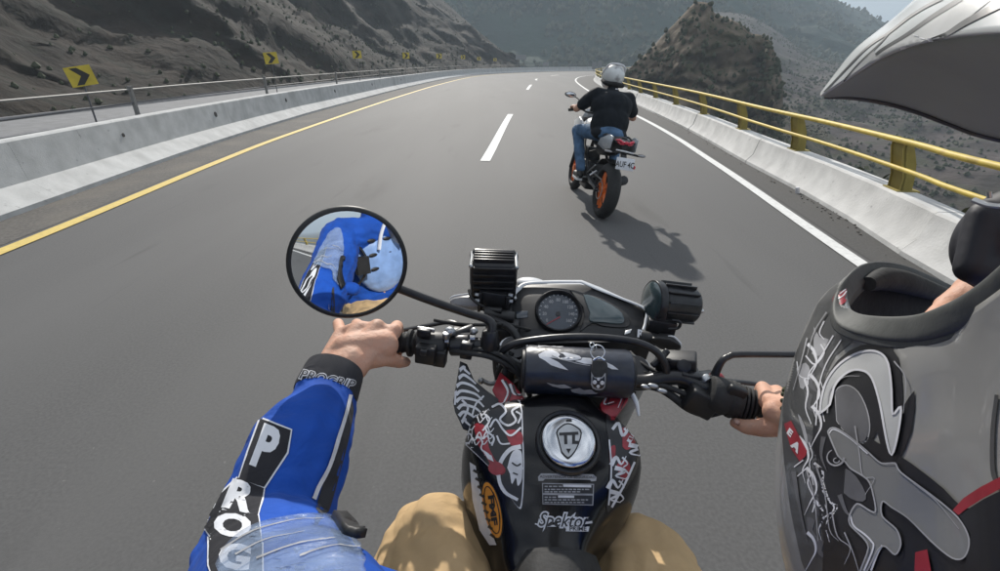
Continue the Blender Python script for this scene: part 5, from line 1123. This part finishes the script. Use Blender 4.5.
# lining inside the chin bar
r0 = [P(*p) for p in ((950, 291, .332), (930, 281, .32), (905, 273, .305), (880, 271, .292), (864, 275, .277), (851, 286, .257))]
r2 = [P(*p) for p in ((1040, 255, .11), (1000, 290, .127), (958, 317, .147), (918, 331, .165), (880, 330, .190), (855, 319, .217))]
patch('chin_lining', [r0, [a.lerp(c, .2)+Vector((0, 0, -.05)) for a, c in zip(r0, r2)], [a.lerp(c, .6)+Vector((0, -.0, -.06)) for a, c in zip(r0, r2)], [a+Vector((.002, 0, -.003)) for a in r2]], M['foam'], hel, .001, 5)
b = MB(); b.tube([P(*p) for p in ((946, 296, .322), (925, 289, .305), (903, 282, .292), (884, 279, .282), (868, 284, .268))], [.005, .006, .007, .007, .004], 12); b.obj('lining_roll', M['rubber'], hel)
# nose and cheek seen through the eye port, goggle frame over it
fc = MB(); fc.cap(P(950, 307, .235), .007, P(985, 298, .235), .014); fc.cap(P(985, 298, .235), .014, P(1080, 290, .23), .03); fc.cap(P(950, 307, .235), .006, P(932, 322, .225), .005)
blob('face', fc, M['skin'], me_, .0016, 4)
gg = MB(); gg.ell(P(1016, 240, .205), (.0240, .016, .0240), None, 24, 16); gg.cap(P(984, 215, .20), .006, P(972, 268, .20), .0065); gg.cap(P(972, 268, .20), .0065, P(1000, 272, .2), .009); gg.ell(P(1050, 240, .20), (.03, .02, .025), None, 24, 12); go_ = blob('goggles', gg, M['goggle'], hel, .0014, 4)
b = MB(); b.tube([P(974, 200, .195), P(988, 205, .19), P(1004, 207, .185)], .0012, 8); b.cyl(P(989, 192, .19), P(989.5, 198, .19), .0009, .0009, 8); b.obj('goggle_trim', M['alu'], go_)
# graphics on the chin bar
Z = lambda pts: [(760+x/1.725, 240+y/1.725) for x, y in pts]
hp('left_field', poly2(smooth2(Z([(100, 110), (140, 70), (175, 58), (160, 90), (135, 135), (165, 170), (130, 200), (105, 260), (95, 330), (100, 420), (120, 500), (150, 600), (90, 600), (60, 500), (48, 430), (38, 330), (45, 250), (65, 180)]), 2)), 'helmet_dark')
hp('hook_black', poly2(smooth2(Z([(98, 420), (92, 330), (104, 262), (135, 208), (175, 182), (215, 180), (240, 203), (247, 255), (250, 285), (268, 260), (263, 330), (237, 386), (224, 378), (222, 352), (212, 366), (203, 330), (190, 350), (120, 345)]), 2)), 'print_black', .0007)
hp('hook_oval', poly2(smooth2(Z([(130, 262), (150, 250), (172, 262), (188, 295), (192, 330), (180, 352), (150, 335), (128, 300)]), 3)), 'print_grey', .0010)
hp('hook_oval_centre', poly2([(851+(x-851)*.93, 412+(y-412)*.96) for x, y in smooth2(Z([(130, 262), (150, 250), (172, 262), (188, 295), (192, 330), (180, 352), (150, 335), (128, 300)]), 3)]), 'print_grey2', .0013)  # printed dark grey centre of the oval
hook = smooth2(Z([(107, 300), (116, 250), (142, 214), (178, 194), (208, 194), (226, 214), (232, 262), (234, 302), (248, 288), (244, 330), (232, 372), (221, 335), (212, 285), (198, 240), (180, 226), (156, 229), (131, 256), (119, 310)]), 2)
hp('hook_edge', stroke2(hook+[hook[0]], 2.2, 2.2, 2), 'print_white', .0024)
hp('hook_band', poly2(hook), 'helmet_band', .0018)
hp('cross_ground', poly2(smooth2(Z([(104, 330), (150, 320), (205, 350), (262, 385), (320, 430), (352, 462), (400, 480), (430, 600), (140, 620), (112, 520), (98, 420)]), 2)), 'print_black', .0010)
crs = smooth2(Z([(121, 332), (134, 326), (158, 340), (190, 366), (214, 386), (238, 386), (248, 402), (300, 440), (348, 480), (368, 518), (360, 548), (338, 550), (300, 520), (262, 482), (232, 462), (216, 452), (216, 478), (240, 500), (248, 526), (238, 544), (222, 530), (208, 536), (190, 571), (178, 571), (192, 532), (178, 510), (160, 492), (160, 474), (172, 456), (188, 464), (204, 470), (200, 440), (190, 414), (162, 396), (150, 382), (128, 362)]), 2)
cen = (890, 480)
hp('cross_edge', stroke2(crs+[crs[0]], 1.6, 1.6, 2), 'print_grey', .0024)
hp('cross_band', poly2(crs), 'helmet_grey2', .0018)
hp('cross_white_lines', join2(stroke2(Z([(160, 476), (166, 494), (184, 508), (196, 520), (200, 532), (184, 571)]), 1.8), stroke2(Z([(216, 528), (208, 540), (196, 571)]), 2.2), stroke2(Z([(122, 336), (132, 328), (160, 344), (190, 370)]), 1.2)), 'print_white', .0022)  # white printed outlines along the cross bars
sw_ = [stroke2(Z(z), a, b_) for z, a, b_ in (([(78, 240), (84, 262), (80, 290), (90, 318)], 2.6, .8), ([(95, 385), (110, 400), (110, 432), (130, 462), (112, 480)], 2.6, 1.4), ([(92, 400), (84, 420), (96, 450), (92, 470)], 1.6, 1.0), ([(98, 205), (90, 185), (84, 180)], 2.2, 1), ([(80, 200), (96, 215), (112, 195), (106, 180)], 1.6, 1.6), ([(128, 165), (104, 205), (86, 230), (84, 250)], 1.5, 1), ([(142, 172), (115, 215), (102, 260), (98, 320)], 1.3, 1.3), ([(65, 210), (70, 235), (88, 240)], 1.2, .8), ([(108, 412), (122, 452), (136, 460), (118, 486)], 2.2, 1), ([(76, 380), (60, 392)], 1.4, 1), ([(84, 392), (66, 408)], 1.4, 1), ([(112, 140), (104, 160), (112, 172)], 1.8, 1))]
random.seed(3)
for i in range(7):
    y = 195+i*54; x = 72+abs(i-3)*5+(i % 3)*9; d_ = 1 if i % 2 else -1; k = random.uniform(1.2, 1.6)
    sw_.append(stroke2(Z([(x-4, y-12*k), (x+6*k, y-2), (x+9*k, y+14*k), (x+3, y+28*k), (x+8*d_, y+44*k)]), 3.6, .3))
    if i % 2: sw_.append(stroke2(Z([(x+14, y-8), (x+20, y+10*k), (x+15, y+30), (x+22, y+46*k)]), .9, .9))
gf_ = []
for i in range(10):
    y = 190+i*36; x = 66+abs(i-4)*3+random.uniform(0, 26); gf_.append(smooth2(Z([(x, y), (x+14, y+6), (x+10, y+22), (x+20, y+38), (x+6, y+30), (x-2, y+16)]), 2))
hp('left_flames', poly2(*gf_), 'print_grey2', .0007)
hp('left_scrolls', join2(*sw_), 'print_white', .0010, 4)
hp('left_grey_flames', poly2(smooth2(Z([(94, 150), (104, 168), (120, 172), (104, 200), (90, 196), (98, 178)]), 2), smooth2(Z([(64, 222), (80, 212), (88, 230), (76, 258), (66, 246)]), 2), smooth2(Z([(66, 300), (78, 320), (84, 352), (74, 340)]), 2)), 'print_grey', .0008)
fine = [[(168, 322), (176, 370), (182, 408), (202, 412), (186, 440)], [(100, 388), (116, 440), (124, 500), (140, 520)], [(84, 398), (98, 450), (104, 520)], [(150, 505), (165, 540), (176, 575)], [(128, 470), (138, 512), (160, 532), (150, 560)], [(236, 210), (256, 240), (252, 300)], [(270, 420), (310, 452), (350, 500)], [(120, 300), (124, 262), (148, 238), (176, 236)], [(84, 170), (74, 210), (60, 260)], [(118, 125), (96, 160), (84, 200)]]
for z in fine: hp('fine_line', stroke2(Z(z), 1.5, .5), 'print_grey', .0023, 4)
for z in ([(60, 400), (70, 460), (84, 520)], [(140, 440), (152, 470), (168, 480)], [(112, 340), (108, 372), (118, 400)], [(150, 150), (176, 168), (210, 166)]): hp('brush_stroke', stroke2(Z(z), 5, .6), 'print_grey2', .0015, 4)
hp('swirl', join2(stroke2(el(838, 458, 8.5, 8, 0)[:20], 2.4, .8), stroke2(el(839, 461, 3, 2.4, 0)[:22], 1.2, .8)), 'print_grey', .0024, 3)
hp('dark_grey_shape', poly2(smooth2(Z([(150, 395), (170, 410), (186, 440), (180, 452), (158, 446), (140, 425)]), 2)), 'print_grey2', .0014)  # dark grey printed shape
hp('red_patch', poly2([(785, 424), (792, 421), (808, 451), (807, 456), (801, 462), (792, 449)]), 'print_red', .0012, 4)
hp('red_patch_lettering', join2(text2('A', (797, 447), (9, 10), (5, -9), .06), text2('E', (791, 433), (8, 9), (4, -7), .05)), 'print_white', .0016, 3)
hp('red_flash', poly2(smooth2([(833, 303), (836, 294), (848, 284), (853, 283), (850, 292), (845, 303), (838, 306)], 2)), 'print_red', .0012, 4)
hp('red_flash_lines', join2(stroke2([(836, 300), (842, 297), (846, 292)], 1.1), stroke2([(839, 295), (845, 290)], 1.0)), 'print_white', .0015, 3)
hp('red_stripe', poly2([(957, 511), (968, 499), (985, 488), (1006, 477), (1006, 489), (988, 499), (972, 509), (963, 516)]), 'print_red', .0026)
hp('lower_black', poly2([(963, 516), (988, 500), (1010, 489), (1010, 620), (975, 620), (970, 560), (975, 535)]), 'print_black', .0023)
hp('lower_red', poly2([(918, 553), (930, 550), (934, 571), (930, 600), (916, 600)]), 'print_red', .0022)
hp('edge_dark_line', stroke2([(998, 395), (994, 430), (994, 470), (1000, 486)], 4, 5), 'helmet_dark', .0008)  # dark stroke running down the right of the chin bar
b = MB()
for x, y, r_ in ((879, 373, 1.6), (874, 373.5, 1.0)): pass
# small lump of dark red padding under the chin
# peak: side flange, underside, upper skin
side = Pq([[(823, 96, .400), (846, 81, .370), (876, 62, .335), (905, 49, .300), (945, 39, .258), (1000, 34, .215), (1080, 38, .175), (1180, 60, .14)],
           [(823, 94.5, .400), (842, 77, .374), (866, 55, .342), (898, 33, .308), (936, 14, .268), (988, -4, .225), (1068, -20, .185), (1170, -20, .15)],
           [(823.5, 93, .400), (838, 74, .378), (858, 50, .348), (892, 23, .316), (926, -6, .278), (976, -40, .236), (1056, -80, .196), (1160, -110, .16)]])
side[1] = [CAMP+(p-CAMP)*(1+.012*i) for i, p in enumerate(side[1])]; side[2] = [CAMP+(p-CAMP)*(1+.035*i) for i, p in enumerate(side[2])]
sf = patch('peak_side', side, M['peak_top'], hel, .0022, 6)
und = Pq([[(823, 96, .400), (846, 81, .370), (876, 62, .335), (905, 49, .300), (945, 39, .258), (1000, 34, .215), (1080, 38, .175), (1180, 60, .14)],
          [(824, 97, .402), (850, 88, .384), (882, 80, .362), (914, 78, .338), (952, 80, .312), (1005, 88, .285), (1085, 100, .255), (1190, 120, .22)],
          [(824.5, 98, .404), (852, 98, .395), (886, 103, .385), (918, 112, .375), (950, 124, .365), (984, 136, .355), (1060, 152, .340), (1200, 170, .30)]])
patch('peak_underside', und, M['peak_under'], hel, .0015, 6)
b = MB(); b.tube([r_ for r_ in und[2][:7]], [.0008, .0016, .002, .002, .002, .002, .002], 8); b.obj('peak_edge', M['helmet_dark'], hel)
top = [[a+Vector((.0, 0, .001)) for a in side[2]], [(a+c)*.5+Vector((.03, 0, .030))*min(1, i/4) for i, (a, c) in enumerate(zip(side[2], und[2]))], [a+Vector((.002, 0, .003)) for a in und[2]]]
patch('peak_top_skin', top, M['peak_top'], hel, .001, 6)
ST = bvh(sf); ks = lambda n, tri, m, o=.0005: drape(n, tri, ST, o, M[m], sf, 5, None, 1.2)
w4 = lambda pts: [(810+x/4.08, y/4.08) for x, y in pts]
ks('peak_line', join2(stroke2(w4([(60, 375), (150, 280), (240, 190), (330, 130), (400, 75), (470, 30), (540, -5)]), 1.2, 3.2), stroke2(w4([(270, 222), (300, 200), (400, 140), (500, 70), (620, -5)]), 2.0, 5.0), stroke2(w4([(500, 160), (560, 140), (640, 90), (775, 20), (900, -40)]), 2.5, 9.0), stroke2(w4([(130, 340), (200, 260), (290, 175), (330, 128)]), 1.0, 1.4)), 'helmet_dark')
ks('peak_grey_panel', poly2(w4([(250, 250), (300, 208), (400, 145), (500, 75), (630, 0), (740, 0), (640, 80), (560, 130), (490, 158), (380, 200)]), w4([(140, 325), (200, 262), (262, 205), (272, 232), (200, 285)])), 'helmet_band', .0003)
for x, y, dy in ((372, 196, -6), (425, 142, 6), (452, 154, 6), (485, 160, 2), (276, 258, -10), (330, 226, -9), (180, 308, -12)): ks('peak_dash', stroke2(w4([(x, y), (x+22, y+dy)]), 1.1), 'print_white', .0009)
haze()
